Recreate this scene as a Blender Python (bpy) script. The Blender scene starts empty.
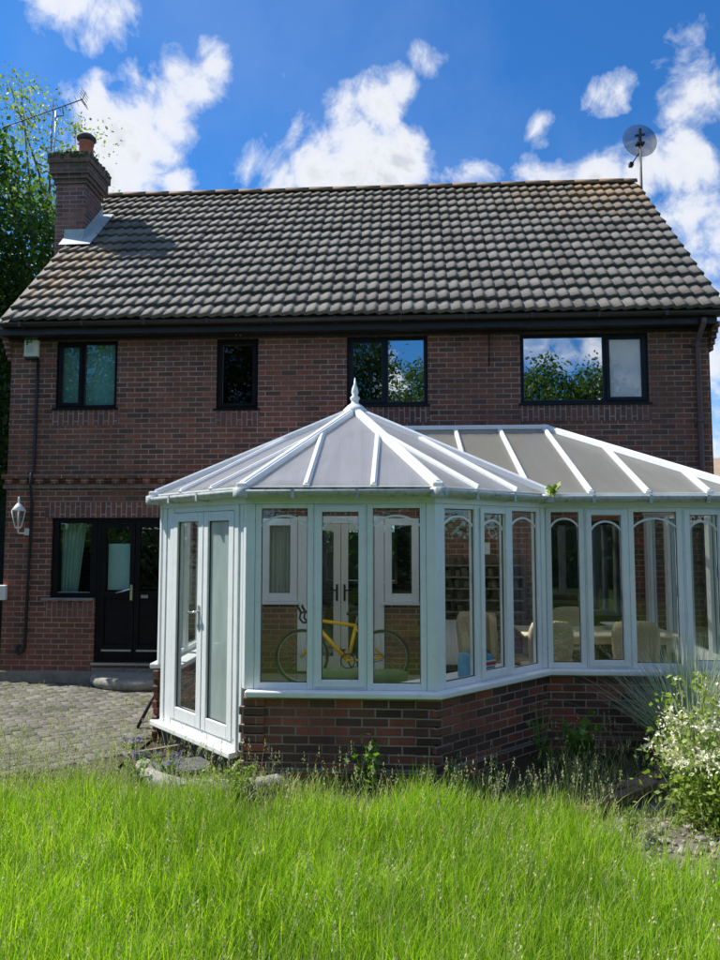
import bpy, math, random
import numpy as np
from mathutils import Vector, Matrix
random.seed(7); RNG = np.random.default_rng(7)
sc = bpy.context.scene
COL = sc.collection
PI = math.pi
def R(a): return math.radians(a)

# ------------------------------------------------------------------ mesh builder
class MB:
    def __init__(self, T=None):
        self.v = []; self.f = []; self.uv = []; self.sm = []; self.T = T or Matrix.Identity(4)
    def add(self, pts): 
        i = len(self.v); self.v += [tuple(self.T @ Vector(p)) for p in pts]; return i
    def face(self, idx, uv=None, smooth=False):
        self.f.append(tuple(idx)); self.uv.append(uv); self.sm.append(smooth)
    def poly(self, pts, uv=None, smooth=False):
        i = self.add(pts); self.face(range(i, i+len(pts)), uv, smooth); return self
    def box(self, x0, x1, y0, y1, z0, z1, swap=False):
        i = self.add([(x0,y0,z0),(x1,y0,z0),(x1,y1,z0),(x0,y1,z0),(x0,y0,z1),(x1,y0,z1),(x1,y1,z1),(x0,y1,z1)])
        for q in ((3,2,1,0),(4,5,6,7),(0,1,5,4),(1,2,6,5),(2,3,7,6),(3,0,4,7)):
            self.face([i+k for k in q], 'swap' if swap else None)
        return self
    def prism(self, poly, z0, z1):                       # ccw plan polygon extruded
        n = len(poly); i = self.add([(p[0],p[1],z0) for p in poly]+[(p[0],p[1],z1) for p in poly])
        self.face([i+k for k in range(n-1,-1,-1)]); self.face([i+n+k for k in range(n)])
        for k in range(n):
            m = (k+1) % n; self.face((i+k, i+m, i+n+m, i+n+k))
        return self
    def tube(self, pts, r, seg=8, closed=False, caps=True):
        pts = [Vector(p) for p in pts]; n = len(pts)
        rs = r if isinstance(r, (list, tuple)) else [r]*n
        rings = []; prev = None
        for k, p in enumerate(pts):
            if closed: d = pts[(k+1) % n]-pts[k-1]
            else: d = pts[min(k+1,n-1)]-pts[max(k-1,0)]
            d.normalize()
            if prev is None:
                a = Vector((0,0,1)) if abs(d.z) < .9 else Vector((1,0,0))
                u = d.cross(a).normalized()
            else: u = (prev - d*prev.dot(d)).normalized()
            prev = u; w = d.cross(u)
            rings.append(self.add([p+(u*math.cos(2*PI*j/seg)+w*math.sin(2*PI*j/seg))*rs[k] for j in range(seg)]))
        for k in range(n if closed else n-1):
            a = rings[k]; b = rings[(k+1) % n]
            for j in range(seg):
                m = (j+1) % seg; self.face((a+j, a+m, b+m, b+j), None, True)
        if caps and not closed:
            self.face([rings[0]+j for j in range(seg-1,-1,-1)]); self.face([rings[-1]+j for j in range(seg)])
        return self
    def lathe(self, prof, seg=16, at=(0,0,0)):
        rings = [self.add([(at[0]+r*math.cos(2*PI*j/seg), at[1]+r*math.sin(2*PI*j/seg), at[2]+z) for j in range(seg)]) for r, z in prof]
        for a, b in zip(rings, rings[1:]):
            for j in range(seg):
                m = (j+1) % seg; self.face((a+j, a+m, b+m, b+j), None, True)
        self.face([rings[0]+j for j in range(seg-1,-1,-1)]); self.face([rings[-1]+j for j in range(seg)])
        return self
    def bar(self, p, q, w, h, up=(0,0,1)):               # rectangular bar p->q, h along up
        p = Vector(p); q = Vector(q); d = (q-p).normalized(); u = Vector(up)
        s = d.cross(u).normalized(); u = s.cross(d).normalized()
        o = [(-1,-1),(1,-1),(1,1),(-1,1)]
        i = self.add([e+s*a*w/2+u*b*h/2 for e in (p,q) for a,b in o])
        for qd in ((3,2,1,0),(4,5,6,7),(0,1,5,4),(1,2,6,5),(2,3,7,6),(3,0,4,7)): self.face([i+k for k in qd])
        return self
    def strip(self, prof, path):                          # profile points (list of 3d offsets) swept over path
        rings = [self.add([Vector(p)+Vector(o) for o in offs]) for p, offs in zip(path, prof)]
        n = len(prof[0])
        for a, b in zip(rings, rings[1:]):
            for j in range(n-1): self.face((a+j, a+j+1, b+j+1, b+j), None, True)
        return self
    def build(self, name, mat, parent=None, bevel=0, loc=None, solid=0):
        me = bpy.data.meshes.new(name); me.from_pydata(self.v, [], self.f); 
        uvl = me.uv_layers.new(name='UVMap'); me.update()
        for p in me.polygons:
            n = p.normal
            if abs(n.z) > .8: t = Vector((1,0,0)); b = Vector((0,1,0))
            else: t = Vector((-n.y, n.x, 0)).normalized(); b = Vector((0,0,1))
            for li in p.loop_indices:
                co = me.vertices[me.loops[li].vertex_index].co
                u, v = co.dot(t), co.dot(b)
                cu = self.uv[p.index]
                uvl.data[li].uv = cu(Vector(co)) if callable(cu) else ((v, u) if cu == 'swap' else (u, v))
            p.use_smooth = self.sm[p.index]
        me.materials.append(mat)
        o = bpy.data.objects.new(name, me); COL.objects.link(o)
        if parent: o.parent = parent
        if loc: o.location = loc
        if bevel:
            m = o.modifiers.new('Bevel','BEVEL'); m.width = bevel; m.segments = 2; m.limit_method = 'ANGLE'
        if solid:
            m = o.modifiers.new('Solid','SOLIDIFY'); m.thickness = solid; m.offset = 0
        return o
def npmesh(name, verts, faces_quads, mat, parent=None, tris=None, smooth=False):
    me = bpy.data.meshes.new(name)
    nv = len(verts); nq = len(faces_quads); nt = 0 if tris is None else len(tris)
    me.vertices.add(nv); me.vertices.foreach_set('co', np.asarray(verts, np.float32).ravel())
    li = np.asarray(faces_quads, np.int32).ravel()
    starts = np.arange(nq)*4; 
    if nt: li = np.concatenate([li, np.asarray(tris, np.int32).ravel()]); starts = np.concatenate([starts, nq*4+np.arange(nt)*3])
    me.loops.add(len(li)); me.loops.foreach_set('vertex_index', li)
    me.polygons.add(nq+nt); me.polygons.foreach_set('loop_start', starts.astype(np.int32))
    me.update(calc_edges=True); me.validate()
    if smooth: me.polygons.foreach_set('use_smooth', np.ones(nq+nt, bool))
    me.materials.append(mat)
    o = bpy.data.objects.new(name, me); COL.objects.link(o)
    if parent: o.parent = parent
    return o
def tag(o, label=None, cat=None, group=None, kind=None):
    if label: o['label'] = label
    if cat: o['category'] = cat
    if group: o['group'] = group
    if kind: o['kind'] = kind
    return o
def thing(name, label, cat, loc=(0,0,0), rz=0, group=None):
    o = bpy.data.objects.new(name, None); COL.objects.link(o); o.empty_display_size = .1
    o.location = loc; o.rotation_euler = (0,0,rz)
    return tag(o, label, cat, group)

# ------------------------------------------------------------------ materials
class NT:
    def __init__(self, name):
        self.m = bpy.data.materials.new(name); self.m.use_nodes = True
        self.t = self.m.node_tree; self.t.nodes.clear()
        self.out = self.n('ShaderNodeOutputMaterial')
    def n(self, typ, **kw):
        nd = self.t.nodes.new(typ)
        for k, v in kw.items():
            if hasattr(nd, k) and k not in nd.inputs: setattr(nd, k, v)
        return nd
    def l(self, a, b): self.t.links.new(a, b)
    def noise(self, scale, detail=4, rough=.55, vec=None, w=None):
        nd = self.n('ShaderNodeTexNoise'); nd.inputs['Scale'].default_value = scale
        nd.inputs['Detail'].default_value = detail; nd.inputs['Roughness'].default_value = rough
        if vec is not None: self.l(vec, nd.inputs['Vector'])
        return nd.outputs['Fac']
    def ramp(self, fac, stops, interp='LINEAR'):
        nd = self.n('ShaderNodeValToRGB'); cr = nd.color_ramp; cr.interpolation = interp
        while len(cr.elements) > 1: cr.elements.remove(cr.elements[-1])
        cr.elements[0].position = stops[0][0]; cr.elements[0].color = rgba(stops[0][1])
        for p, c in stops[1:]:
            e = cr.elements.new(p); e.color = rgba(c)
        self.l(fac, nd.inputs[0]); return nd.outputs[0]
    def mix(self, fac, a, b, mode='MIX'):
        nd = self.n('ShaderNodeMix'); nd.data_type = 'RGBA'; nd.blend_type = mode
        for s, v in ((nd.inputs[0], fac), (nd.inputs[6], a), (nd.inputs[7], b)):
            if isinstance(v, (int, float)): s.default_value = v
            elif isinstance(v, tuple): s.default_value = rgba(v)
            else: self.l(v, s)
        return nd.outputs[2]
    def math(self, op, a, b=0, clamp=False):
        nd = self.n('ShaderNodeMath'); nd.operation = op; nd.use_clamp = clamp
        for s, v in ((nd.inputs[0], a), (nd.inputs[1], b)):
            if isinstance(v, (int, float)): s.default_value = v
            else: self.l(v, s)
        return nd.outputs[0]
    def coord(self, which='Object'): return self.n('ShaderNodeTexCoord').outputs[which]
    def map(self, vec, scale=(1,1,1), rot=(0,0,0), loc=(0,0,0)):
        nd = self.n('ShaderNodeMapping'); self.l(vec, nd.inputs[0])
        nd.inputs['Scale'].default_value = scale; nd.inputs['Rotation'].default_value = rot; nd.inputs['Location'].default_value = loc
        return nd.outputs[0]
    def rand(self): return self.n('ShaderNodeNewGeometry').outputs['Random Per Island']
    def bump(self, h, strength=.3, dist=.01):
        nd = self.n('ShaderNodeBump'); nd.inputs['Strength'].default_value = strength; nd.inputs['Distance'].default_value = dist
        self.l(h, nd.inputs['Height']); return nd.outputs[0]
    def bsdf(self, col, rough=.6, metal=0, normal=None, spec=.5, **kw):
        nd = self.n('ShaderNodeBsdfPrincipled')
        for k, v in (('Base Color', col), ('Roughness', rough), ('Metallic', metal), ('Specular IOR Level', spec)):
            s = nd.inputs[k]
            if isinstance(v, tuple): s.default_value = rgba(v)
            elif isinstance(v, (int, float)): s.default_value = v
            else: self.l(v, s)
        if normal is not None: self.l(normal, nd.inputs['Normal'])
        return nd.outputs[0]
    def done(self, sh): self.l(sh, self.out.inputs[0]); return self.m
def rgba(c): return (c[0], c[1], c[2], 1) if len(c) == 3 else c

def m_brick(name='brick', ramp=None, mortar=(.20,.175,.155), soot=.35, rot=False):
    t = NT(name); uv = t.coord('UV')
    wob = t.n('ShaderNodeTexNoise'); wob.inputs['Scale'].default_value = 9; t.l(uv, wob.inputs['Vector'])
    va = t.n('ShaderNodeVectorMath'); va.operation = 'MULTIPLY_ADD'
    t.l(wob.outputs['Color'], va.inputs[0]); va.inputs[1].default_value = (.006,.005,0); t.l(uv, va.inputs[2])
    b = t.n('ShaderNodeTexBrick'); t.l(va.outputs[0], b.inputs['Vector'])
    b.inputs['Color1'].default_value = (0,0,0,1); b.inputs['Color2'].default_value = (1,1,1,1); b.inputs['Mortar'].default_value = (.5,.5,.5,1)
    b.inputs['Scale'].default_value = 1; b.inputs['Brick Width'].default_value = .225; b.inputs['Row Height'].default_value = .075
    b.inputs['Mortar Size'].default_value = .0072; b.inputs['Mortar Smooth'].default_value = .25; b.offset = .5
    ramp = ramp or [(0,(.040,.022,.022)),(.16,(.055,.030,.028)),(.3,(.085,.040,.034)),(.5,(.125,.048,.038)),(.7,(.150,.055,.043)),(.86,(.200,.062,.046)),(1,(.105,.060,.050))]
    c = t.ramp(b.outputs['Color'], ramp)
    big = t.noise(.55, 3, .6, uv); c = t.mix(t.ramp(big, [(.35,(0,0,0)),(.7,(.55,.55,.55))]), c, (.15,.082,.06), 'MIX')
    st = t.noise(1.0, 5, .65, t.map(uv, scale=(2.6,.45,1))); c = t.mix(.75, c, t.ramp(st, [(.3,(.62,.60,.60)),(.62,(1.16,1.16,1.14))]), 'MULTIPLY')
    fine = t.noise(60, 4, .7, uv)
    c = t.mix(.6, c, t.ramp(fine, [(.25,(.45,.45,.45)),(.7,(1.35,1.3,1.25))]), 'MULTIPLY')
    mc = t.mix(t.ramp(t.noise(1.3,4,.6,uv), [(.35,(0,0,0)),(.65,(1,1,1))]), mortar, tuple(x*.45 for x in mortar))
    c = t.mix(b.outputs['Fac'], c, mc)
    h = t.math('MULTIPLY', b.outputs['Fac'], -1.0); h = t.math('ADD', h, t.math('MULTIPLY', fine, .35))
    return t.done(t.bsdf(c, .85, 0, t.bump(h, .7, .008), .3))
def m_plain(name, col, rough=.5, var=.12, scale=6, metal=0, bump=0, spec=.5, dirt=None):
    t = NT(name); o = t.coord()
    nz = t.noise(scale, 5, .65, o)
    c = t.mix(t.ramp(nz, [(.3,(0,0,0)),(.7,(1,1,1))]), tuple(x*(1-var) for x in col), tuple(min(1, x*(1+var)) for x in col))
    if dirt: c = t.mix(t.ramp(t.noise(scale*2.7, 6, .7, o), [(.52,(0,0,0)),(.72,(dirt[1],)*3)]), c, dirt[0])
    r = t.ramp(t.noise(scale*3, 3, .5, o), [(.3,(rough*.8,)*3),(.7,(min(1,rough*1.2),)*3)])
    return t.done(t.bsdf(c, r, metal, t.bump(t.noise(scale*8, 4, .6, o), bump, .01) if bump else None, spec))
def m_glass(name, tint=(.93,.96,.95), base=.03, gain=1.5, rough=0.0):
    t = NT(name)
    ge = t.n('ShaderNodeNewGeometry'); dt = t.n('ShaderNodeVectorMath'); dt.operation = 'DOT_PRODUCT'
    t.l(ge.outputs['Incoming'], dt.inputs[0]); t.l(ge.outputs['Normal'], dt.inputs[1])
    k = t.math('POWER', t.math('SUBTRACT', 1.0, t.math('ABSOLUTE', dt.outputs['Value']), True), 5.0)   # Schlick, the same from both sides
    fac = t.math('ADD', t.math('MULTIPLY', t.math('ADD', t.math('MULTIPLY', k, .96), .04), gain), base, True)
    tr = t.n('ShaderNodeBsdfTransparent'); tr.inputs[0].default_value = rgba(tint)
    gl = t.n('ShaderNodeBsdfGlossy'); gl.inputs['Roughness'].default_value = rough; gl.inputs['Color'].default_value = (.95,.97,1,1)
    # panes are never dead flat
    nz = t.noise(1.1, 2, .5, t.coord()); t.l(t.bump(nz, .06, .05), gl.inputs['Normal'])
    mx = t.n('ShaderNodeMixShader'); t.l(fac, mx.inputs[0]); t.l(tr.outputs[0], mx.inputs[1]); t.l(gl.outputs[0], mx.inputs[2])
    return t.done(mx.outputs[0])
def m_poly(name, ca=(.60,.60,.64), cb=(.42,.42,.45), tlw=.55, trw=.30, rough=.16, tint=(.92,.93,.95)):
    t = NT(name); uv = t.coord('UV'); o = t.coord()
    st = t.noise(1.0, 6, .7, t.map(uv, scale=(9,.55,1)))                       # run-off streaks down the slope
    d = t.ramp(st, [(.34,ca),(.64,cb)])
    d = t.mix(t.ramp(t.noise(3.1,5,.7,o), [(.5,(0,0,0)),(.75,(.6,.6,.6))]), d, (.36,.36,.31))
    spots = t.ramp(t.noise(42, 3, .6, o), [(.62,(0,0,0)),(.72,(1,1,1))]); d = t.mix(t.math('MULTIPLY', spots, .55), d, (.78,.78,.74))
    sx = t.n('ShaderNodeSeparateXYZ'); t.l(uv, sx.inputs[0])
    alg = t.math('MULTIPLY', t.ramp(sx.outputs['Y'], [(.02,(.9,.9,.9)),(.22,(0,0,0))]), t.ramp(t.noise(6,5,.7,o), [(.35,(.1,.1,.1)),(.65,(1,1,1))]))
    d = t.mix(alg, d, (.20,.21,.14))
    rib = t.math('ABSOLUTE', t.math('SUBTRACT', t.math('FRACT', t.math('MULTIPLY', sx.outputs['X'], 31.0)), .5))
    nb = t.bump(t.math('ADD', t.math('GREATER_THAN', rib, .44), t.math('MULTIPLY', t.noise(2,3,.5,o), 1.5)), .12, .004)
    p = t.bsdf(d, rough, 0, nb, .65)
    tl = t.n('ShaderNodeBsdfTranslucent'); tl.inputs[0].default_value = (.85,.85,.85,1)
    tr = t.n('ShaderNodeBsdfTransparent'); tr.inputs[0].default_value = rgba(tint)
    a = t.n('ShaderNodeMixShader'); a.inputs[0].default_value = tlw; t.l(p, a.inputs[1]); t.l(tl.outputs[0], a.inputs[2])
    f = t.math('SUBTRACT', trw, t.math('ADD', t.math('MULTIPLY', alg, .3), t.ramp(st, [(.4,(0,0,0)),(.7,(.14,.14,.14))])), True)
    f = t.math('SUBTRACT', f, t.math('MULTIPLY', t.math('GREATER_THAN', rib, .45), .10), True)
    b = t.n('ShaderNodeMixShader'); t.l(f, b.inputs[0]); t.l(a.outputs[0], b.inputs[1]); t.l(tr.outputs[0], b.inputs[2])
    return t.done(b.outputs[0])
def m_leaf(name, stops, trans=.45, tcol=None, rough=.5):
    t = NT(name); c = t.ramp(t.rand(), stops)
    big = t.noise(.9, 3, .6, t.coord()); c = t.mix(.7, c, t.ramp(big, [(.3,(.6,.65,.6)),(.7,(1.3,1.25,1.1))]), 'MULTIPLY')
    p = t.bsdf(c, rough, 0, None, .35)
    tl = t.n('ShaderNodeBsdfTranslucent'); t.l(t.mix(1.0, c, tcol or (1.5,1.7,.7), 'MULTIPLY'), tl.inputs[0])
    a = t.n('ShaderNodeMixShader'); a.inputs[0].default_value = trans; t.l(p, a.inputs[1]); t.l(tl.outputs[0], a.inputs[2])
    return t.done(a.outputs[0])
def m_tiles():
    t = NT('roof tile'); o = t.coord()
    c = t.ramp(t.rand(), [(0,(.138,.124,.108)),(.3,(.158,.143,.125)),(.7,(.175,.160,.140)),(1,(.205,.187,.162))])
    c = t.mix(.75, c, t.ramp(t.noise(2.0,5,.65,o), [(.3,(.68,.68,.68)),(.7,(1.2,1.18,1.14))]), 'MULTIPLY')
    c = t.mix(.8, c, t.ramp(t.noise(45,4,.7,o), [(.3,(.7,.7,.7)),(.7,(1.2,1.2,1.2))]), 'MULTIPLY')
    # orange lichen in a band along the ridge, towards the right verge and below the stack
    sx = t.n('ShaderNodeSeparateXYZ'); t.l(o, sx.inputs[0])
    top = t.ramp(t.math('MULTIPLY', sx.outputs['Z'], .1), [(.72,(0,0,0)),(.85,(.9,.9,.9))])
    rgt = t.ramp(t.math('MULTIPLY_ADD' if False else 'ADD', t.math('MULTIPLY', sx.outputs['X'], .1), .5), [(.72,(0,0,0)),(.92,(1,1,1))])
    dd = t.n('ShaderNodeVectorMath'); dd.operation = 'DISTANCE'; t.l(o, dd.inputs[0]); dd.inputs[1].default_value = (-4.62,1.05,6.45)
    lft = t.ramp(dd.outputs['Value'], [(.25,(.75,.75,.75)),(.95,(0,0,0))])
    dd2 = t.n('ShaderNodeVectorMath'); dd2.operation = 'DISTANCE'; t.l(o, dd2.inputs[0]); dd2.inputs[1].default_value = (-4.7,.3,5.75)
    lf2 = t.ramp(dd2.outputs['Value'], [(.15,(.6,.6,.6)),(.7,(0,0,0))])
    k = t.math('ADD', t.math('MULTIPLY', t.math('MULTIPLY', top, t.math('ADD', rgt, .25)), .9), t.math('ADD', lft, lf2), True)
    k = t.math('MULTIPLY', k, t.ramp(t.noise(3.3,5,.7,o), [(.36,(0,0,0)),(.6,(1,1,1))]), True)
    c = t.mix(k, c, (.33,.20,.095))
    sp = t.ramp(t.noise(21,4,.7,o), [(.63,(0,0,0)),(.72,(.6,.6,.6))]); c = t.mix(sp, c, (.30,.30,.25))
    return t.done(t.bsdf(c, .8, 0, t.bump(t.noise(70,3,.6,o), .35, .006), .35))
def m_rand(name, stops, rough=.8, bump=.4, scale=40, var=.4):
    t = NT(name); o = t.coord(); c = t.ramp(t.rand(), stops)
    c = t.mix(.8, c, t.ramp(t.noise(scale,5,.7,o), [(.3,(1-var,)*3),(.7,(1+var,)*3)]), 'MULTIPLY')
    c = t.mix(.7, c, t.ramp(t.noise(1.4,4,.6,o), [(.3,(.65,.66,.62)),(.7,(1.2,1.2,1.2))]), 'MULTIPLY')
    return t.done(t.bsdf(c, rough, 0, t.bump(t.noise(scale,4,.6,o), bump, .01), .3))
def m_soil(name, a, b, c3=None):
    t = NT(name); o = t.coord()
    c = t.ramp(t.noise(3.5,6,.7,o), [(.3,a),(.65,b)]); c = t.mix(.8, c, t.ramp(t.noise(60,4,.7,o), [(.3,(.5,.5,.5)),(.7,(1.4,1.4,1.4))]), 'MULTIPLY')
    return t.done(t.bsdf(c, .95, 0, t.bump(t.noise(25,6,.7,o), .8, .03), .2))

M = {}
BR = [(0,(.105,.056,.042)),(.12,(.140,.070,.052)),(.3,(.185,.082,.056)),(.52,(.220,.086,.056)),(.72,(.250,.092,.058)),(.9,(.32,.100,.060)),(1,(.21,.112,.078))]
M['brick'] = m_brick('brick', BR, (.42,.345,.285))
M['brick_s'] = m_brick('upright brick', [(0,(.13,.072,.06)),(.5,(.21,.09,.07)),(1,(.27,.105,.08))], (.42,.37,.33))
M['brick_c'] = m_brick('conservatory brick', [(0,(.06,.038,.033)),(.35,(.115,.062,.05)),(.6,(.19,.08,.058)),(.85,(.29,.095,.065)),(1,(.36,.105,.07))], (.41,.335,.275))
M['brick_in'] = m_brick('inner brick', [(0,(.12,.07,.05)),(.5,(.2,.11,.075)),(1,(.27,.15,.1))], (.3,.27,.23))
M['tile'] = m_tiles()
M['ridge'] = m_rand('ridge tile', [(0,(.19,.125,.08)),(1,(.28,.18,.11))])
M['upvc'] = m_plain('white upvc', (.78,.80,.80), .32, .03, 3, dirt=((.55,.57,.52), .3))
M['upvc_old'] = m_plain('weathered white upvc', (.76,.78,.77), .38, .04, 5, dirt=((.50,.52,.46), .3))
M['gutter_w'] = m_plain('grimy gutter', (.46,.49,.47), .5, .12, 7, dirt=((.10,.115,.075), .95))
M['sill'] = m_plain('white sill', (.82,.83,.82), .35, .04, 4, dirt=((.6,.6,.55), .4))
M['dark'] = m_plain('black stained frame', (.010,.009,.010), .5, .25, 8, spec=.12)
M['navy'] = m_plain('anthracite frame', (.013,.017,.023), .45, .2, 8, spec=.2)
M['brown'] = m_plain('brown plastic', (.040,.028,.027), .45, .2, 6)
M['fascia'] = m_plain('dark fascia', (.016,.012,.013), .5, .2, 6)
M['purple'] = m_plain('brown downpipe', (.13,.075,.08), .45, .15, 6)
M['lead'] = m_plain('lead flashing', (.42,.46,.47), .5, .15, 9, dirt=((.25,.27,.26), .6))
M['metal'] = m_plain('grey metal', (.42,.42,.42), .4, .1, 8, metal=.8)
M['chrome'] = m_plain('silver metal', (.75,.75,.74), .25, .05, 8, metal=.9)
M['black'] = m_plain('black plastic', (.012,.012,.013), .45, .2, 8)
M['cable'] = m_plain('black cable', (.012,.011,.014), .55, .2, 8)
M['cement'] = m_plain('cement plinth', (.22,.21,.19), .9, .25, 5, bump=.5, dirt=((.1,.1,.07), .6))
M['stone'] = m_plain('weathered stone', (.28,.27,.235), .9, .22, 7, bump=.9, dirt=((.10,.115,.055), .75))
M['moss'] = m_plain('dry moss', (.10,.105,.045), .95, .4, 20, bump=.8)
M['terracotta'] = m_plain('terracotta', (.40,.13,.075), .8, .15, 7, bump=.2)
M['glass'] = m_glass('clear glass', base=.004, gain=1.0)
M['glass_h'] = m_glass('house glass', (.55,.66,.66), .06, 1.5)
M['glass_r'] = m_glass('reflective glass', (.45,.5,.52), .42, 1.6)
M['poly'] = m_poly('polycarbonate')
M['poly_l'] = m_poly('clearer polycarbonate', (.50,.49,.46), (.36,.35,.32), .5, .52, .16, (.86,.86,.82))
M['plaster'] = m_plain('plaster', (.45,.44,.4), .9, .06, 2)
M['floor_in'] = m_plain('floor tile', (.42,.38,.32), .4, .12, 3)
M['carpet'] = m_plain('carpet', (.16,.13,.10), .95, .15, 5)
M['white'] = m_plain('white paint', (.78,.77,.73), .5, .04, 4)
M['cream'] = m_plain('cream paint', (.62,.60,.53), .5, .05, 4)
M['blind'] = m_plain('teal grey blind', (.34,.50,.50), .8, .06, 3)
M['curtain'] = m_plain('pale curtain', (.62,.66,.58), .9, .06, 5)
M['yellow'] = m_plain('yellow paint', (.90,.50,.015), .3, .06, 6)
M['rubber'] = m_plain('black rubber', (.02,.02,.02), .7, .2, 10)
def m_wicker():
    t = NT('wicker'); o = t.coord(); sx = t.n('ShaderNodeSeparateXYZ'); t.l(o, sx.inputs[0])
    a = t.math('SINE', t.math('MULTIPLY', sx.outputs['X'], 210.0)); b = t.math('SINE', t.math('MULTIPLY', sx.outputs['Z'], 260.0))
    w_ = t.math('ADD', t.math('MULTIPLY', t.math('MULTIPLY', a, b), .5), .5)
    c = t.mix(w_, (.26,.19,.10), (.60,.50,.34)); c = t.mix(.6, c, t.ramp(t.noise(7,4,.6,o), [(.3,(.75,.75,.75)),(.7,(1.15,1.15,1.15))]), 'MULTIPLY')
    return t.done(t.bsdf(c, .65, 0, t.bump(w_, .6, .004), .3))
M['wicker'] = m_wicker()
M['tablecloth'] = m_plain('table top', (.60,.52,.38), .5, .08, 4)
M['wood'] = m_plain('dark wood', (.085,.05,.032), .5, .3, 6)
M['wood_l'] = m_plain('grey wood', (.20,.16,.12), .7, .25, 9)
M['blue'] = m_plain('blue fabric', (.10,.30,.46), .7, .12, 9)
M['red'] = m_plain('red label', (.50,.04,.06), .6, .1, 9)
M['greencush'] = m_plain('green padded fabric', (.13,.19,.09), .9, .2, 7, bump=.3)
M['greencush2'] = m_plain('dark green fabric', (.045,.085,.045), .9, .2, 7, bump=.3)
M['slate'] = m_plain('dark slate', (.075,.075,.09), .7, .3, 9, bump=.6)
M['bark'] = m_plain('bark', (.085,.065,.048), .95, .3, 8, bump=.8)
def m_paver():
    t = NT('block paver'); o = t.coord(); c = t.ramp(t.rand(), [(0,(.115,.108,.096)),(.5,(.155,.147,.13)),(1,(.205,.192,.168))])
    c = t.mix(.8, c, t.ramp(t.noise(50,5,.7,o), [(.3,(.6,.6,.6)),(.7,(1.35,1.35,1.35))]), 'MULTIPLY')
    c = t.mix(.9, c, t.ramp(t.noise(.9,5,.65,o), [(.3,(.62,.63,.60)),(.7,(1.25,1.25,1.25))]), 'MULTIPLY')
    c = t.mix(t.ramp(t.noise(3.2,6,.75,o), [(.50,(0,0,0)),(.66,(.7,.7,.7))]), c, (.085,.095,.05))
    c = t.mix(t.ramp(t.noise(11,4,.7,o), [(.64,(0,0,0)),(.7,(.6,.6,.6))]), c, (.30,.30,.27))
    return t.done(t.bsdf(c, .95, 0, t.bump(t.noise(50,4,.6,o), .7, .01), .2))
M['paver'] = m_paver()
M['edgebrick'] = m_rand('edging brick', [(0,(.16,.10,.075)),(.5,(.22,.14,.10)),(1,(.27,.19,.14))], .9, .6, 45)
M['pebble'] = m_rand('pebble', [(0,(.14,.12,.10)),(.5,(.25,.23,.20)),(1,(.38,.36,.32))], .9, .4, 60)
M['soil'] = m_soil('soil', (.035,.028,.018), (.085,.075,.045))
M['lawnsoil'] = m_soil('lawn soil', (.05,.09,.012), (.10,.15,.03))
M['jointsoil'] = m_soil('paving joints', (.05,.05,.028), (.11,.105,.06))
M['field'] = m_soil('far grass', (.03,.055,.012), (.06,.095,.025))
M['grass'] = m_leaf('grass blade', [(0,(.125,.245,.013)),(.3,(.205,.365,.016)),(.74,(.305,.445,.030)),(.92,(.40,.48,.10)),(1,(.52,.49,.25))], .52, (1.5,1.65,.6))
M['seed'] = m_leaf('seed grass', [(0,(.34,.42,.15)),(.5,(.48,.50,.27)),(1,(.62,.58,.42))], .35, (1.2,1.2,.8))
M['weed'] = m_leaf('weed leaf', [(0,(.08,.17,.03)),(1,(.17,.29,.06))], .4)
M['weedy'] = m_leaf('pale weed leaf', [(0,(.17,.25,.05)),(1,(.33,.40,.10))], .4)
M['orngrass'] = m_leaf('blue green grass', [(0,(.34,.42,.31)),(.6,(.50,.58,.45)),(1,(.70,.70,.56))], .3, (1.1,1.2,.9))
M['petal'] = m_leaf('white petal', [(0,(.70,.68,.48)),(1,(.84,.82,.68))], .3, (1,1,.9))
M['bluepetal'] = m_leaf('violet petal', [(0,(.13,.11,.36)),(1,(.24,.22,.5))], .3, (1,1,1))
M['leafd'] = m_leaf('tree leaf', [(0,(.022,.055,.012)),(.5,(.045,.10,.02)),(1,(.10,.17,.03))], .4)
M['leafl'] = m_leaf('pale tree leaf', [(0,(.12,.17,.03)),(.6,(.2,.25,.05)),(1,(.3,.29,.07))], .5)
M['leafm'] = m_leaf('garden tree leaf', [(0,(.03,.07,.015)),(1,(.08,.14,.03))], .4)
def m_mesh():
    t = NT('perforated mesh'); tr = t.n('ShaderNodeBsdfTransparent'); p = t.bsdf((.045,.07,.13), .9, 0, None, .05)
    mx = t.n('ShaderNodeMixShader'); mx.inputs[0].default_value = .42; t.l(tr.outputs[0], mx.inputs[1]); t.l(p, mx.inputs[2]); return t.done(mx.outputs[0])
M['dish'] = m_mesh()
def m_film(name='milky film glass', dc=(.52,.62,.58), lo=.25, hi=.6):
    t = NT(name); d = t.n('ShaderNodeBsdfDiffuse'); d.inputs[0].default_value = rgba(dc)
    tl = t.n('ShaderNodeBsdfTranslucent'); tl.inputs[0].default_value = (.6,.7,.66,1); tr = t.n('ShaderNodeBsdfTransparent'); gl = t.n('ShaderNodeBsdfGlossy'); gl.inputs['Roughness'].default_value = .02
    a = t.n('ShaderNodeMixShader'); a.inputs[0].default_value = .3; t.l(d.outputs[0], a.inputs[1]); t.l(tl.outputs[0], a.inputs[2])
    f = t.ramp(t.noise(1.7,5,.65,t.map(t.coord(),scale=(2,2,.5))), [(.3,(lo,)*3),(.7,(hi,)*3)])
    b = t.n('ShaderNodeMixShader'); t.l(f, b.inputs[0]); t.l(a.outputs[0], b.inputs[1]); t.l(tr.outputs[0], b.inputs[2])
    c = t.n('ShaderNodeMixShader'); c.inputs[0].default_value = .06; t.l(b.outputs[0], c.inputs[1]); t.l(gl.outputs[0], c.inputs[2]); return t.done(c.outputs[0])
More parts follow.
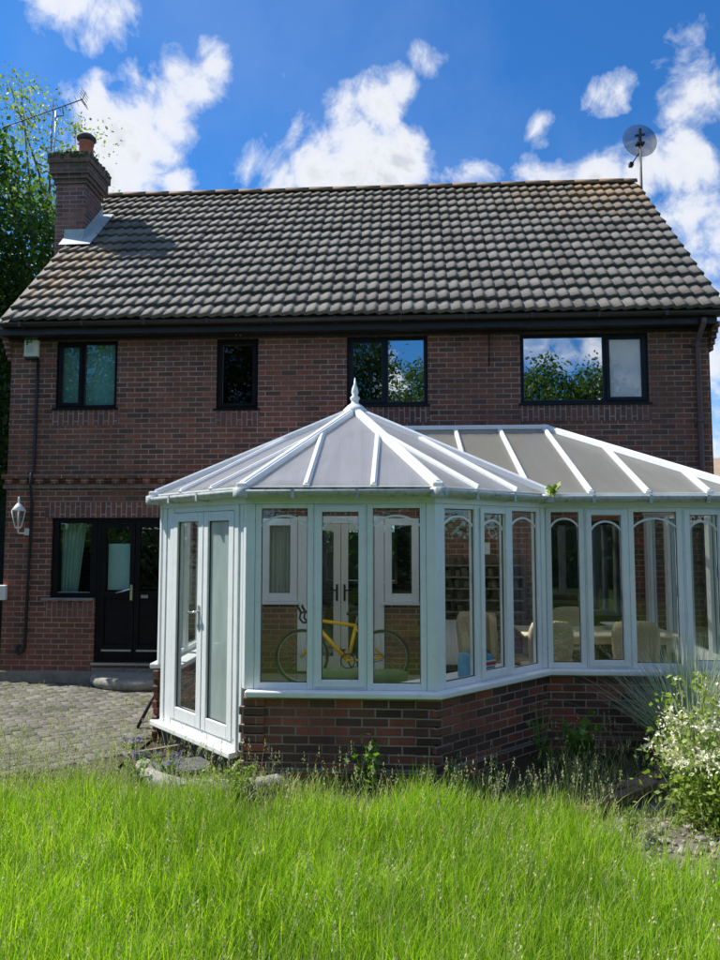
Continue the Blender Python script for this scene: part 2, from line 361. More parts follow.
M['film'] = m_film(); M['film_w'] = m_film('net backed glass', (.80,.84,.88), .05, .2)

# ------------------------------------------------------------------ world, sun, camera
SUN_E, SUN_P = 52, 14                                     # elevation; degrees behind the facade plane, from the left
sd = Vector((-math.cos(R(SUN_E))*math.cos(R(SUN_P)), math.cos(R(SUN_E))*math.sin(R(SUN_P)), math.sin(R(SUN_E))))
w = bpy.data.worlds.new('World'); sc.world = w; w.use_nodes = True
nt = w.node_tree; nt.nodes.clear()
class WN(NT):
    def __init__(self, t): self.t = t
W = WN(nt)
sky = W.n('ShaderNodeTexSky'); sky.sky_type = 'NISHITA'; sky.sun_disc = False
sky.sun_elevation = R(SUN_E); sky.sun_rotation = math.atan2(sd.x, sd.y)
sky.air_density = 1.0; sky.dust_density = .3; sky.ozone_density = 3.0; sky.altitude = 50
cam_p = math.atan(56/720); cam_a = R(3.3)
def pdir(px, py):
    fw = Vector((-math.sin(cam_a)*math.cos(cam_p), math.cos(cam_a)*math.cos(cam_p), math.sin(cam_p)))
    rt = Vector((math.cos(cam_a), math.sin(cam_a), 0)); up = rt.cross(fw)
    return (fw + rt*(px-360)/720 + up*(480-py)/720).normalized()
gen = W.coord('Generated')
n1 = W.n('ShaderNodeTexNoise'); n1.inputs['Scale'].default_value = 7; n1.inputs['Detail'].default_value = 9; n1.inputs['Roughness'].default_value = .6; n1.inputs['Distortion'].default_value = .4
W.l(gen, n1.inputs['Vector'])
n2 = W.n('ShaderNodeTexNoise'); n2.inputs['Scale'].default_value = 2.4; n2.inputs['Detail'].default_value = 8; n2.inputs['Roughness'].default_value = .58
W.l(W.map(gen, loc=(3.1,1.7,.4)), n2.inputs['Vector'])
# cumulus banks over the house, each at its own bearing in the sky: (bearing as direction, angular radius, weight)
banks = [((105,0),.055,.75),((130,8),.03,.6),((75,-15),.07,.7),
         ((108,170),.075,1),((140,140),.07,1),((165,110),.065,1),((190,85),.055,1),((212,62),.04,.95),((95,115),.05,.8),((178,182),.03,.8),((60,150),.06,.7),
         ((275,178),.06,1),((315,165),.07,1.05),((355,155),.07,1.05),((395,165),.06,1),((345,120),.045,.85),((378,108),.045,.85),((405,85),.035,.8),((430,60),.035,.9),
         ((540,127),.03,.75),((475,178),.05,.75),((530,185),.05,.6),((285,75),.03,.45),((598,100),.03,.75),((618,90),.03,.75),((700,75),.06,.95),((722,98),.05,.85),
         ((600,176),.045,.95),((645,182),.05,1.0),((690,172),.055,1.0),((715,240),.085,1.0),((690,215),.065,1.0),((725,300),.08,.75),((655,215),.06,.9),((730,360),.08,.75),((740,430),.1,.7),((560,190),.05,.8)]
acc = None
mirror_banks = [((535,352),.05,1.0),((565,356),.05,1.0),((590,350),.045,.95),((628,350),.07,1.15),((628,380),.06,1.1),((395,395),.04,.5)]   # behind the viewer, mirrored in the panes
for (px, py), rad, wt in banks+[(a,r_,-w_) for a,r_,w_ in mirror_banks]:
    d = pdir(px, py)
    if wt < 0: d.y = -d.y; wt = -wt
    dn = W.n('ShaderNodeVectorMath'); dn.operation = 'DISTANCE'; W.l(gen, dn.inputs[0]); dn.inputs[1].default_value = tuple(d)
    mr = W.n('ShaderNodeMapRange'); mr.interpolation_type = 'SMOOTHSTEP'; W.l(dn.outputs['Value'], mr.inputs[0])
    mr.inputs[1].default_value = 0; mr.inputs[2].default_value = rad*1.42; mr.inputs[3].default_value = wt; mr.inputs[4].default_value = 0
    acc = mr.outputs[0] if acc is None else W.math('MAXIMUM', acc, mr.outputs[0])
# broken cloud over the rest of the sky (behind the viewer, mirrored in the windows)
sx = W.n('ShaderNodeSeparateXYZ'); W.l(gen, sx.inputs[0])
beh = W.n('ShaderNodeMapRange'); W.l(sx.outputs['Y'], beh.inputs[0])
for i_, v_ in ((1,.25),(2,-.15),(3,0),(4,.80)): beh.inputs[i_].default_value = v_
rear = W.math('MULTIPLY', beh.outputs[0], W.ramp(n2.outputs['Fac'], [(.40,(0,0,0)),(.62,(1,1,1))]))
acc = W.math('MAXIMUM', acc, rear)
n3 = W.n('ShaderNodeTexNoise'); n3.inputs['Scale'].default_value = 19; n3.inputs['Detail'].default_value = 7; n3.inputs['Roughness'].default_value = .62; n3.inputs['Distortion'].default_value = .6
W.l(gen, n3.inputs['Vector'])
fb = W.math('ADD', W.math('MULTIPLY', W.math('SUBTRACT', n1.outputs['Fac'], .5), 1.9), W.math('MULTIPLY', W.math('SUBTRACT', n3.outputs['Fac'], .5), .9))
dens = W.math('ADD', W.math('MULTIPLY', acc, .70), fb)
dens = W.math('MULTIPLY', dens, W.ramp(acc, [(0,(0,0,0)),(.22,(1,1,1))]))
mask = W.ramp(dens, [(.22,(0,0,0)),(.38,(.34,.34,.34)),(.56,(.80,.80,.80)),(.8,(1,1,1))])
# thin veil
veil = W.ramp(n2.outputs['Fac'], [(.45,(0,0,0)),(.8,(.16,.16,.16))])
mask = W.math('MAXIMUM', mask, veil)
cl = W.ramp(dens, [(.2,(4.4,4.9,5.7)),(.5,(5.7,5.75,5.85)),(.72,(5.2,5.3,5.5)),(.95,(3.7,3.95,4.4))])
cl = W.mix(beh.outputs[0], cl, (8.5,8.6,8.8))  # cloud behind the viewer brightened to add light on the facade
hs = W.n('ShaderNodeHueSaturation'); hs.inputs['Saturation'].default_value = 1.12; hs.inputs['Value'].default_value = 1.0; W.l(sky.outputs[0], hs.inputs['Color'])
skyc = W.mix(1.0, hs.outputs[0], (.30,.68,.98), 'MULTIPLY')
bg = W.n('ShaderNodeBackground'); bg.inputs[1].default_value = .10
W.l(W.mix(mask, skyc, cl), bg.inputs[0])
wo = W.n('ShaderNodeOutputWorld'); W.l(bg.outputs[0], wo.inputs[0])
sl = bpy.data.lights.new('sun', 'SUN'); sl.energy = 4.2; sl.angle = R(.53); sl.color = (1,.955,.88)
so = bpy.data.objects.new('sun', sl); COL.objects.link(so); so.rotation_euler = sd.to_track_quat('Z','Y').to_euler(); so.location = (-12,6,20)
cd = bpy.data.cameras.new('camera'); cam = bpy.data.objects.new('camera', cd); COL.objects.link(cam); sc.camera = cam
cam.location = (0,0,2.05); cam.rotation_euler = (R(90)+cam_p, 0, cam_a)
cd.sensor_fit = 'HORIZONTAL'; cd.sensor_width = 36; cd.lens = 36; cd.clip_start = .05; cd.clip_end = 2000
sc.view_settings.view_transform = 'Standard'; sc.view_settings.look = 'None'; sc.view_settings.gamma = 1
sc.view_settings.exposure = .82
sc.render.engine = 'CYCLES'
sc.cycles.max_bounces = 10; sc.cycles.transparent_max_bounces = 24; sc.cycles.diffuse_bounces = 4; sc.cycles.use_denoising = True
sc.cycles.caustics_reflective = False; sc.cycles.caustics_refractive = False; sc.cycles.sample_clamp_indirect = 6

# ------------------------------------------------------------------ ground
g = MB(); g.poly([(-300,-300,-.06),(300,-300,-.06),(300,300,-.06),(-300,300,-.06)]); tag(g.build('ground', M['field']), kind='structure')
g = MB(); n_ = 60
xs = np.linspace(-9, 9, 61); ys = np.linspace(-4, 5.35, 40)
V = [(x, y, -.055+.012*math.sin(x*1.3+y)+.008*math.sin(3*x-2*y)) for y in ys for x in xs]
Q = [(j*61+i, j*61+i+1, (j+1)*61+i+1, (j+1)*61+i) for j in range(39) for i in range(60)]
tag(npmesh('lawn', V, Q, M['lawnsoil'], smooth=True), kind='structure')
g = MB(); g.poly([(-9,5.2,-.035),(9,5.2,-.035),(9,10.2,-.035),(-9,10.2,-.035)]); tag(g.build('flower_bed_soil', M['soil']), kind='structure')
# block paved patio, laid herringbone, real blocks
pv = []; pf = []
ca, sa = math.cos(R(38)), math.sin(R(38)); w_ = .104
def pav(i0, j0, i1, j1):
    cx, cy = (i0+i1)/2*w_, (j0+j1)/2*w_
    X = cx*ca-cy*sa-5; Y = cx*sa+cy*ca+8
    if not (-8.6 < X < -2.56 and 6.35+.25*math.sin(X*2.1)+max(0,(X+3.2))*.5 < Y < 9.98): return
    dz = random.gauss(0,.0025); tx = random.gauss(0,.006); ty = random.gauss(0,.006); k = len(pv)
    for ins, z in ((.003,-.03),(.003,-.004),(.009,.003)):
        for a, b in ((i0*w_+ins, j0*w_+ins),(i1*w_-ins, j0*w_+ins),(i1*w_-ins, j1*w_-ins),(i0*w_+ins, j1*w_-ins)):
            pv.append((a*ca-b*sa-5, a*sa+b*ca+8, z+dz+tx*(a-cx)+ty*(b-cy)))
    for r in (0,4):
        for q in range(4): pf.append((k+r+q, k+r+(q+1)%4, k+r+4+(q+1)%4, k+r+4+q))
    pf.append((k+8,k+9,k+10,k+11))
for i in range(-60,60):
    for j in range(-60,60):
        m_ = (i-j) % 4
        if m_ == 0: pav(i,j,i+2,j+1)
        elif m_ == 2: pav(i,j-1,i+1,j+1)
tag(npmesh('patio', pv, pf, M['paver']), kind='structure')
g = MB(); g.poly([(-9,6.2,-.012),(-2.55,6.2,-.012),(-2.55,10.1,-.012),(-9,10.1,-.012)]); tag(g.build('patio_joints', M['jointsoil']), kind='structure')

# ------------------------------------------------------------------ the house
HX0, HX1, HY, HB = -5.71, 4.28, 10.1, 16.3
house = thing('brick_house', 'two storey red brick house with brown pantile roof and dark window frames', 'house', (-.7,10.1,0))
def HT(): return Matrix.Translation((.7,-10.1,0))          # children are in house space
def HM(): return MB(HT())
EZ, RY, RZ, SL = 5.13, 13.2, 8.61, 1.009
win_open = [(-5.04,-4.12,3.90,4.90),(-2.66,-2.05,3.87,4.90),(-.77,.38,3.90,4.90),(1.68,3.45,3.90,4.90)]
opens = win_open + [(-5.02,-4.36,1.17,2.31),(-4.36,-3.24,.27,2.31),(-1.96,-1.46,1.14,2.30),(-1.46,-.24,.18,2.33),(-.24,.24,1.14,2.30),(1.90,3.05,.18,2.26)]
def wall_grid(mb, x0, x1, z0, z1, ops, y, th, back=True):
    xsx = sorted({x0,x1}|{a for o in ops for a in o[:2]}); zs = sorted({z0,z1}|{a for o in ops for a in o[2:]})
    for i in range(len(xsx)-1):
        for k in range(len(zs)-1):
            a, b, c, d = xsx[i], xsx[i+1], zs[k], zs[k+1]
            if any(o[0] <= a and b <= o[1] and o[2] <= c and d <= o[3] for o in ops): continue
            mb.poly([(a,y,c),(b,y,c),(b,y,d),(a,y,d)])
            if back: mb.poly([(b,y+th,c),(a,y+th,c),(a,y+th,d),(b,y+th,d)])
    def inside(x, z): return any(o[0]-1e-6 <= x <= o[1]+1e-6 and o[2]-1e-6 <= z <= o[3]+1e-6 for o in ops)
    for o in ops:                                       # reveals, only where brick is beside
        a, b, c, d = o
        others = [p for p in ops if p is not o]
        def free(x, z): return not any(p[0] < x < p[1] and p[2] < z < p[3] for p in others)
        for x, s in ((a,-1),(b,1)):
            zz = sorted({c,d}|{q for p in others for q in p[2:] if c < q < d})
            for u, v in zip(zz, zz[1:]):
                if free(x+s*.01, (u+v)/2):
                    q = [(x,y,u),(x,y+th,u),(x,y+th,v),(x,y,v)]; mb.poly(q if s < 0 else q[::-1])
        if free((a+b)/2, c-.01): mb.poly([(a,y,c),(b,y,c),(b,y+th,c),(a,y+th,c)])
        if free((a+b)/2, d+.01): mb.poly([(a,y+th,d),(b,y+th,d),(b,y,d),(a,y,d)])
b = HM(); wall_grid(b, HX0, HX1, -.1, 5.05, opens, HY, .3)
b.build('front_wall', M['brick'], house)
# gable walls and rear wall
for X, s in ((HX0,1),(HX1,-1)):
    b = HM()
    pl = [(HY+.001,-.1),(HB-.001,-.1),(HB-.001,5.0),(RY,8.40),(HY+.001,5.0)]
    for dx, fl in ((0,s>0),(s*.3,s<0)):
        pts = [(X+dx,y,z) for y,z in pl]; b.poly(pts[::-1] if fl else pts)
    b.build('gable_wall', M['brick'], house)
b = HM(); wall_grid(b, HX0, HX1, -.1, 5.05, [(-1.75,-.1,1.0,2.35),(2.0,3.2,1.0,2.3),(-4.4,-3.4,1.0,2.2)], HB-.3, .3); b.build('rear_wall', M['brick'], house)
b = HM(); b.box(HX0+.31,HX1-.31,HY+.31,HB-.31,2.5,2.72); b.box(HX0+.31,HX1-.31,HY+.31,HB-.31,5.06,5.2); b.build('floor_slab', M['plaster'], house)
b = HM(); b.box(HX0+.31,HX1-.31,HY+.02,HB-.31,.05,.16); b.build('ground_floor', M['carpet'], house)
b = HM(); b.box(-3.0,-2.9,HY+.31,HB-.31,.17,2.49); b.box(1.1,1.2,HY+.31,HB-.31,.17,2.49)
for x in (-3.3,-1.3,1.1): b.box(x,x+.1,HY+.31,HB-.31,2.73,5.05)
b.box(HX0+.31,HX1-.31,13.4,13.5,2.73,5.05); b.box(1.21,HX1-.31,13.2,13.3,.17,2.49); b.box(HX0+.31,-3.01,13.2,13.3,.17,2.49)
b.build('partition_wall', M['plaster'], house)
# plinth
b = HM(); b.box(HX0-.025,-4.37,HY-.03,HY-.003,-.1,.14); b.box(-4.37,-3.2,HY-.03,HY-.003,-.1,.2); b.box(-3.2,-2.5,HY-.03,HY-.003,-.1,.14)
b.build('plinth', M['cement'], house, .008)
# brick string course with dentils
b = HM()
b.box(HX0-.05,1.2,HY-.07,HY-.002,2.875,2.94); b.box(HX0-.04,1.2,HY-.03,HY-.002,2.755,2.800)
x = HX0
while x < 1.1:
    b.box(x,x+.105,HY-.062,HY-.002,2.801,2.874); x += .225
b.build('string_course', M['brick'], house)
b = HM(); b.box(HX0-.041,1.2,HY-.038,HY-.003,2.736,2.7545); b.build('mortar_fillet', M['cement'], house)
# soldier course and brick-on-edge sills, bricks standing upright
for (x0,x1,z0,z1) in [(-5.12,-2.4,2.312,2.535),(-5.07,-4.37,.905,1.13)]+[(o[0]-.02,o[1]+.02,o[2]-.25,o[2]-.025) for o in win_open]:
    HM().box(x0,x1,HY-.006,HY-.001,z0,z1,True).build('soldier_course', M['brick_s'], house)
# corbelled brick at both eaves corners
for sg in (0,1):
    b = HM()
    for k in range(5):
        if sg: b.box(HX1+.002,HX1+.05+.012*k,HY-.02-.03*k,HY+.35,4.62+.075*k,4.6949+.075*k)
        else: b.box(HX0-.05-.012*k,HX0-.002,HY-.02-.03*k,HY+.35,4.62+.075*k,4.6949+.075*k)
    b.build('eaves_corbel', M['brick'], house)
# fascia, soffit, gutter, downpipe
b = HM(); b.box(HX0-.06,HX1+.02,9.86,9.9,4.93,5.13); b.box(HX0-.06,HX1+.02,9.9,HY-.002,4.93,4.955); b.box(HX0-.02,HX1,10.03,HY-.004,4.90,4.929)
b.build('fascia', M['fascia'], house, .004)
b = HM(); n = 9; prof = [(0,.055*math.cos(PI+PI*j/(n-1)),.055*math.sin(PI+PI*j/(n-1))) for j in range(n)]
xsg = np.linspace(HX0-.0,HX1+.10,22)
b.strip([prof]*22, [(x,9.795,5.085) for x in xsg])
gm = b.build('gutter', M['brown'], house, solid=.005)
for x in np.arange(HX0+.3,HX1,.9): HM().box(x-.02,x+.02,9.732,9.858,5.022,5.092).build('gutter_bracket', M['brown'], gm)
b = HM(); b.tube([(4.10,9.80,5.0),(4.10,9.82,4.93),(4.10,10.0,4.78),(4.10,10.045,4.7),(4.10,10.045,2.4),(4.10,10.045,.1)],.036,10)
dp = b.build('downpipe', M['purple'], house)
for z in (4.66,3.6,2.5,1.4): HM().tube([(4.10,10.045,z),(4.10,10.045,z+.06)],.043,10).box(4.04,4.16,10.05,10.098,z+.01,z+.05).build('pipe_clip', M['purple'], dp)
# roof -------------------------------------------------------------
roof_b = HM()
roof_b.poly([(HX0-.04,9.80,EZ-.03),(HX1+.06,9.80,EZ-.03),(HX1+.06,RY,RZ-.09),(HX0-.04,RY,RZ-.09)])
roof_b.poly([(HX1+.06,2*RY-9.80,EZ-.03),(HX0-.04,2*RY-9.80,EZ-.03),(HX0-.04,RY,RZ-.04),(HX1+.06,RY,RZ-.04)])
roof = roof_b.build('roof', M['tile'], house)
tv = []; tq = []
sl_len = math.hypot(3.45,3.48); NC = 15; gauge = sl_len/NC
sdv = np.array([0,3.45,3.48])/sl_len; nrm = np.array([0,-3.48,3.45])/sl_len
TW = .335; ncol = 30; x_start = HX0+.04
NS = 20
u = np.linspace(0,1,NS+1)
ph = u*2.0
pf_ = ph % 1.0
wav = np.where(pf_ < .74, .5-.5*np.cos(PI*pf_/.74), .5+.5*np.cos(PI*(pf_-.74)/.26))
wav = .75*wav+.25*np.clip(pf_/.74,0,1)*np.where(pf_<.74,1,(1-pf_)/.26)
for j in range(NC):
    for i in range(ncol):
        x0 = x_start+i*TW; xx = x0+u*TW*.998
        jz = random.gauss(0,.0035); jr = random.gauss(0,.006); js = random.gauss(0,.006)
        lo = j*gauge-.02+js; up_ = min((j+1)*gauge+.03, sl_len)
        hl = .052+wav*.026+jz+jr*(u-.5); hu = -.002+wav*.026+jz
        k = len(tv)
        base = np.array([0,9.75,EZ-.01])+0*sdv
        for s_, h_ in ((lo+.012, hl-.060),(lo-.002, hl-.008),(lo+.003, hl),((lo+up_)/2,(hl+hu)/2),(up_, hu)):
            P = base+sdv*s_+nrm*np.asarray(h_)[:,None]; P[:,0] = xx
            tv.extend(P.tolist())
        for r in range(4):
            for q in range(NS): tq.append((k+r*(NS+1)+q, k+r*(NS+1)+q+1, k+(r+1)*(NS+1)+q+1, k+(r+1)*(NS+1)+q))
        for e in (0,NS):   # closed sides
            kk = [k+r*(NS+1)+e for r in range(5)]
        tq.append((k, k+(NS+1), k+2*(NS+1), k+4*(NS+1))); tq.append((k+NS, k+4*(NS+1)+NS, k+2*(NS+1)+NS, k+(NS+1)+NS))
tv = np.array(tv)+np.array([.7,-10.1,0])
npmesh('roof_tiles', tv, tq, M['tile'], roof, smooth=False)
b = HM(); n = 9; x = HX0-.06; k = 0
while x < HX1+.06:
    x1 = min(x+.45, HX1+.08); r0, r1 = .125, .118; dz = random.gauss(0,.004)
    b.strip([[(0,r*math.cos(PI*j/(n-1)),r*.85*math.sin(PI*j/(n-1))) for j in range(n)] for r in (r0,r1)], [(x,RY,RZ-.045+dz),(x1+.01,RY,RZ-.045+dz)]); x = x1
b.build('ridge_tiles', M['ridge'], roof, solid=.02)
for X in (HX0-.035, HX1+.03):
    b = HM(); b.bar((X,9.82,EZ-.075),(X,RY,RZ-.165),.05,.11,(0,0,1)); b.bar((X,2*RY-9.82,EZ-.075),(X,RY,RZ-.165),.05,.11,(0,0,1)); b.build('verge', M['cement'], roof)
# chimney
b = HM(); cx0,cx1,cy0,cy1 = -5.90,-5.385,11.63,12.28
b.box(cx0,cx1,cy0,cy1,-.1,8.08)
cb = HM()
for k,(o_,z0,z1) in enumerate(((.028,8.08,8.155),(.056,8.155,8.23),(.085,8.23,8.41),(.115,8.41,8.54))): cb.box(cx0-o_,cx1+o_,cy0-o_,cy1+o_,z0+.001,z1)
ch = b.build('chimney', m_brick('chimney brick', [(0,(.14,.08,.07)),(.5,(.26,.12,.10)),(1,(.36,.16,.13))], (.42,.36,.32)), roof)
cb.build('chimney_corbel', m_brick('mossy corbel brick', [(0,(.12,.085,.068)),(.5,(.20,.115,.088)),(1,(.28,.135,.10))], (.36,.33,.27)), house)
mo = HM(); rm = random.Random(5)
for k in range(70):
    side_ = rm.random(); px_ = cx0-.1+rm.random()*(cx1-cx0+.2); py_ = cy0-.1+rm.random()*(cy1-cy0+.2)
    if side_ < .5: py_ = cy0-.118
    else: px_ = cx1+.118
    mo.lathe([(.006,-.012-.02*rm.random()),(.02+.02*rm.random(),.0),(.004,.018)],6,(px_,py_,8.585-.10*rm.random()**2))
mo.build('moss', M['moss'], house)
tag(ch, 'square brick chimney stack with corbelled mossy top')
for nm, bb, mt in (('flaunching', HM().box(cx0-.12,cx1+.12,cy0-.12,cy1+.12,8.541,8.585), M['stone']), ('chimney_pot', HM().lathe([(.14,0),(.135,.05),(.115,.30),(.13,.31),(.13,.36),(.105,.36)],18,(-5.50,11.86,8.585)), M['terracotta']),
                   ('pot_cowl', HM().lathe([(.07,.34),(.07,.40),(.165,.40),(.165,.44),(.11,.49),(.05,.5)],18,(-5.50,11.86,8.585)), M['slate'])):
    bb.build(nm, mt, house)
# lead flashing round the stack
b = HM()
def rz(y): return EZ+(y-9.75)*SL
b.poly([(cx1+.012,cy0-.14,rz(cy0-.14)+.075),(cx1+.012,cy1+.05,rz(cy1+.05)+.08),(cx1+.012,cy1+.05,rz(cy1+.05)+.26),(cx1+.012,cy0-.02,rz(cy0-.02)+.24)])
b.poly([(cx1+.012,cy0-.16,rz(cy0-.16)+.09),(cx1+.19,cy0-.16,rz(cy0-.16)+.09),(cx1+.19,cy1+.1,rz(cy1+.1)+.09),(cx1+.012,cy1+.1,rz(cy1+.1)+.09)])
b.poly([(HX0-.02,cy0-.20,rz(cy0-.20)+.10),(cx1+.19,cy0-.20,rz(cy0-.20)+.10),(cx1+.19,cy0-.012,rz(cy0)+.10),(HX0-.02,cy0-.012,rz(cy0)+.10)])
b.poly([(HX0-.02,cy0-.014,rz(cy0)+.095),(cx1+.012,cy0-.014,rz(cy0)+.095),(cx1+.012,cy0-.014,rz(cy0)+.24),(HX0-.02,cy0-.014,rz(cy0)+.24)])
b.build('flashing', M['lead'], house, solid=.006)

# house windows ------------------------------------------------------
def rect_frame(mb, x0, x1, z0, z1, w, y0, y1, wb=None, wt=None):
    wb = w if wb is None else wb; wt = w if wt is None else wt
    mb.box(x0,x0+w,y0,y1,z0,z1); mb.box(x1-w,x1,y0,y1,z0,z1)
    mb.box(x0+w,x1-w,y0+.001,y1,z0,z0+wb); mb.box(x0+w,x1-w,y0+.001,y1,z1-wt,z1)
def house_window(op, mulls, sashes, mat, glass, lab):
    x0,x1,z0,z1 = op
    f = HM(); rect_frame(f,x0+.002,x1-.002,z0+.002,z1-.002,.05,HY+.035,HY+.10)
    for m in mulls: f.box(m-.025,m+.025,HY+.037,HY+.099,z0+.05,z1-.05)
    wn = f.build('window', mat, house, .004); tag(wn, lab)
    eds = [x0+.05]+[v for m in mulls for v in (m-.025,m+.025)]+[x1-.05]
    for k in range(len(mulls)+1):
        a, c = eds[2*k], eds[2*k+1]; zz0, zz1 = z0+.05, z1-.05
        if sashes[k]:
            s = HM(); rect_frame(s,a-.012,c+.012,zz0-.012,zz1+.012,.05,HY+.022,HY+.034); rect_frame(s,a+.001,c-.001,zz0+.001,zz1-.001,.034,HY+.0345,HY+.08)
            s.build('sash', mat, wn, .003); a += .034; c -= .034; zz0 += .034; zz1 -= .034
        gb = HM(); gb.box(a,c,HY+.055,HY+.061,zz0,zz1); gb.build('pane', glass[k], wn)
        # bright spacer bead round the sealed unit
        sb = HM(); rect_frame(sb,a+.001,c-.001,zz0+.001,zz1-.001,.007,HY+.0505,HY+.0545); sb.build('bead', M['metal_dark'] , wn)
    s = HM(); s.box(x0-.03,x1+.03,HY-.03,HY+.034,z0-.024,z0+.0015); s.build('sill', mat, wn, .004)
    return wn
M['metal_dark'] = m_plain('spacer bead', (.10,.11,.12), .5, .1, 8)
M['glass_d'] = m_glass('dim glass', (.3,.36,.36), .0, .8)
M['glass_t'] = m_glass('soft glass', (.80,.92,.90), .03, 1.2)
w1 = house_window(win_open[0],[-4.64],[True,False],M['dark'],[M['glass_t']]*2,'upper left window of two panes with teal blind')
b = HM(); b.box(-5.0,-4.16,HY+.16,HY+.17,3.92,4.88); b.build('blind', M['blind'], w1)
w2 = house_window(win_open[1],[],[True],M['dark'],[M['glass_d']],'narrow single pane upper window')
w3 = house_window(win_open[2],[-.21],[True,False],M['navy'],[M['glass_h'],M['glass_r']],'two pane upper window mirroring a tree')
w4 = house_window(win_open[3],[2.86],[False,True],M['navy'],[M['glass_r'],M['film_w']],'widest upper window mirroring clouds and trees')
b = HM(); b.box(2.90,3.40,HY+.16,HY+.165,3.95,4.86); b.build('net_curtain', M['curtain'], w4)
# patio door with side light
x0,x1,z0,z1 = -5.02,-4.36,1.17,2.31
f = HM(); rect_frame(f,x0+.002,x1-.002,z0+.002,z1-.002,.09,HY+.03,HY+.10,.07,.075); sw = f.build('window', M['dark'], house, .004); tag(sw,'ground floor side window with pale curtain drawn aside')
b = HM(); b.box(x0+.09,x1-.09,HY+.06,HY+.066,z0+.07,z1-.075); b.build('pane', M['glass_t'], sw)
b = HM(); b.box(x0-.1,x1-.002,HY-.06,HY+.029,z0-.035,z0+.0015); b.build('sill', M['cement'], sw, .004)
b = HM(); b.box(x0+.09,x1-.09,HY+.045,HY+.059,z0+.0705,z0+.082); b.build('bead', M['metal'], sw)
b = HM(); N = 40; pts = []
for k in range(N+1):
    t_ = k/N; pts.append((x0+.06+t_*.36, HY+.22+.025*math.sin(t_*34)))
for (a,c) in zip(pts,pts[1:]):
    zb = 1.05
    def nar(p): return (x0+.06+(p[0]-x0-.06)*.62, p[1])
    a2, c2 = nar(a), nar(c); b.poly([(a2[0],a2[1],zb),(c2[0],c2[1],zb),(c[0],c[1],2.3),(a[0],a[1],2.3)], None, True)
b.build('curtain', M['curtain'], sw)
dx0,dx1 = -4.36,-3.24
f = HM(); rect_frame(f,dx0+.002,dx1-.002,.272,2.308,.055,HY+.03,HY+.10,.05,.06)
df = f.build('door_frame', M['dark'], house, .004)
for k,(a,c) in enumerate(((dx0+.06,-3.803),(-3.797,dx1-.06))):
    f = HM(); rect_frame(f,a,c,.325,2.245,.07,HY+.026,HY+.075,.19,.075); f.box(a+.07,c-.07,HY+.028,HY+.074,1.16,1.26); f.box(a+.07,c-.07,HY+.045,HY+.06,.515,1.16)
    d = f.build('door', M['dark'], house, .005); tag(d, ('left','right')[k]+' leaf of the black patio door')
    g_ = HM(); g_.box(a+.07,c-.07,HY+.05,HY+.056,1.26,2.17); g_.build('pane', M['glass_t' if k == 0 else 'glass_h'], d)
    g_ = HM(); g_.box(a+.05,c-.02,HY+.005,HY+.0255,.425,.45); g_.build('weather_bar', M['metal'], d)
    if k == 0:
        g_ = HM(); g_.box(c-.055,c-.02,HY+.018,HY+.0255,1.14,1.36); g_.tube([(c-.04,HY+.018,1.30),(c-.04,HY-.035,1.30),(c-.06,HY-.04,1.295),(c-.24,HY-.04,1.245)],.011,8); g_.build('handle', M['chrome'], d)
        g_ = HM(); g_.box(a+.08,c-.08,HY+.11,HY+.12,1.28,1.94); g_.build('blind', M['white'], d)  # plain white panel behind the upper glass
    else:
        g_ = HM(); g_.box(a+.10,a+.2,HY+.02,HY+.0255,1.17,1.215); g_.build('lock_plate', M['metal'], d)
b = HM(); b.box(dx0-.02,dx1+.02,HY-.04,HY+.029,.24,.271); b.build('threshold', M['metal'], house)
# white french doors and side lights opening into the conservatory
def side_light(x0,x1):
    f = HM(); rect_frame(f,x0+.002,x1-.002,1.142,2.298,.10,HY-.02,HY+.06,.11,.10); wn = f.build('window', M['upvc'], house, .004)
    g_ = HM(); g_.box(x0+.10,x1-.10,HY+.02,HY+.026,1.252,2.198); g_.build('pane', M['glass'], wn)
    g_ = HM(); g_.box(x0-.03,x1+.03,HY-.08,HY-.0205,1.10,1.141); g_.build('sill', M['upvc'], wn, .004)
    return wn
wl_ = side_light(-1.96,-1.46); tag(wl_, 'white side window left of the inner french doors'); wr_ = side_light(-.24,.24); tag(wr_, 'white side window right of the inner french doors')
b = HM(); N = 30
for k in range(N):
    xa, xb = -1.9+k*.40/N, -1.9+(k+1)*.40/N
    b.poly([(xa,HY+.2+.015*math.sin(k*1.4),1.1),(xb,HY+.2+.015*math.sin((k+1)*1.4),1.1),(xb,HY+.2+.015*math.sin((k+1)*1.4),2.3),(xa,HY+.2+.015*math.sin(k*1.4),2.3)],None,True)
b.build('curtain', M['curtain'], wl_)
f = HM(); rect_frame(f,-1.455,-.245,.182,2.328,.13,HY-.02,HY+.07,.04,.10); f.build('door_frame', M['upvc'], house, .004)
for k,(a,c) in enumerate(((-1.322,-.853),(-.847,-.378))):
    f = HM(); rect_frame(f,a,c,.225,2.225,.10,HY-.015,HY+.045,.16,.10); d = f.build('door', M['cream'], house, .005); tag(d, ('left','right')[k]+' leaf of the white inner french doors')
    g_ = HM(); g_.box(a+.10,c-.10,HY+.012,HY+.018,.385,2.125); g_.build('pane', M['glass'], d)
    g_ = HM(); xx = c-.05 if k == 0 else a+.05; g_.box(xx-.015,xx+.015,HY-.022,HY-.0155,1.15,1.38); g_.tube([(xx,HY-.022,1.3),(xx,HY-.06,1.3),(xx+(-.1 if k == 0 else .1),HY-.065,1.3)],.01,8); g_.build('handle', M['black'], d)
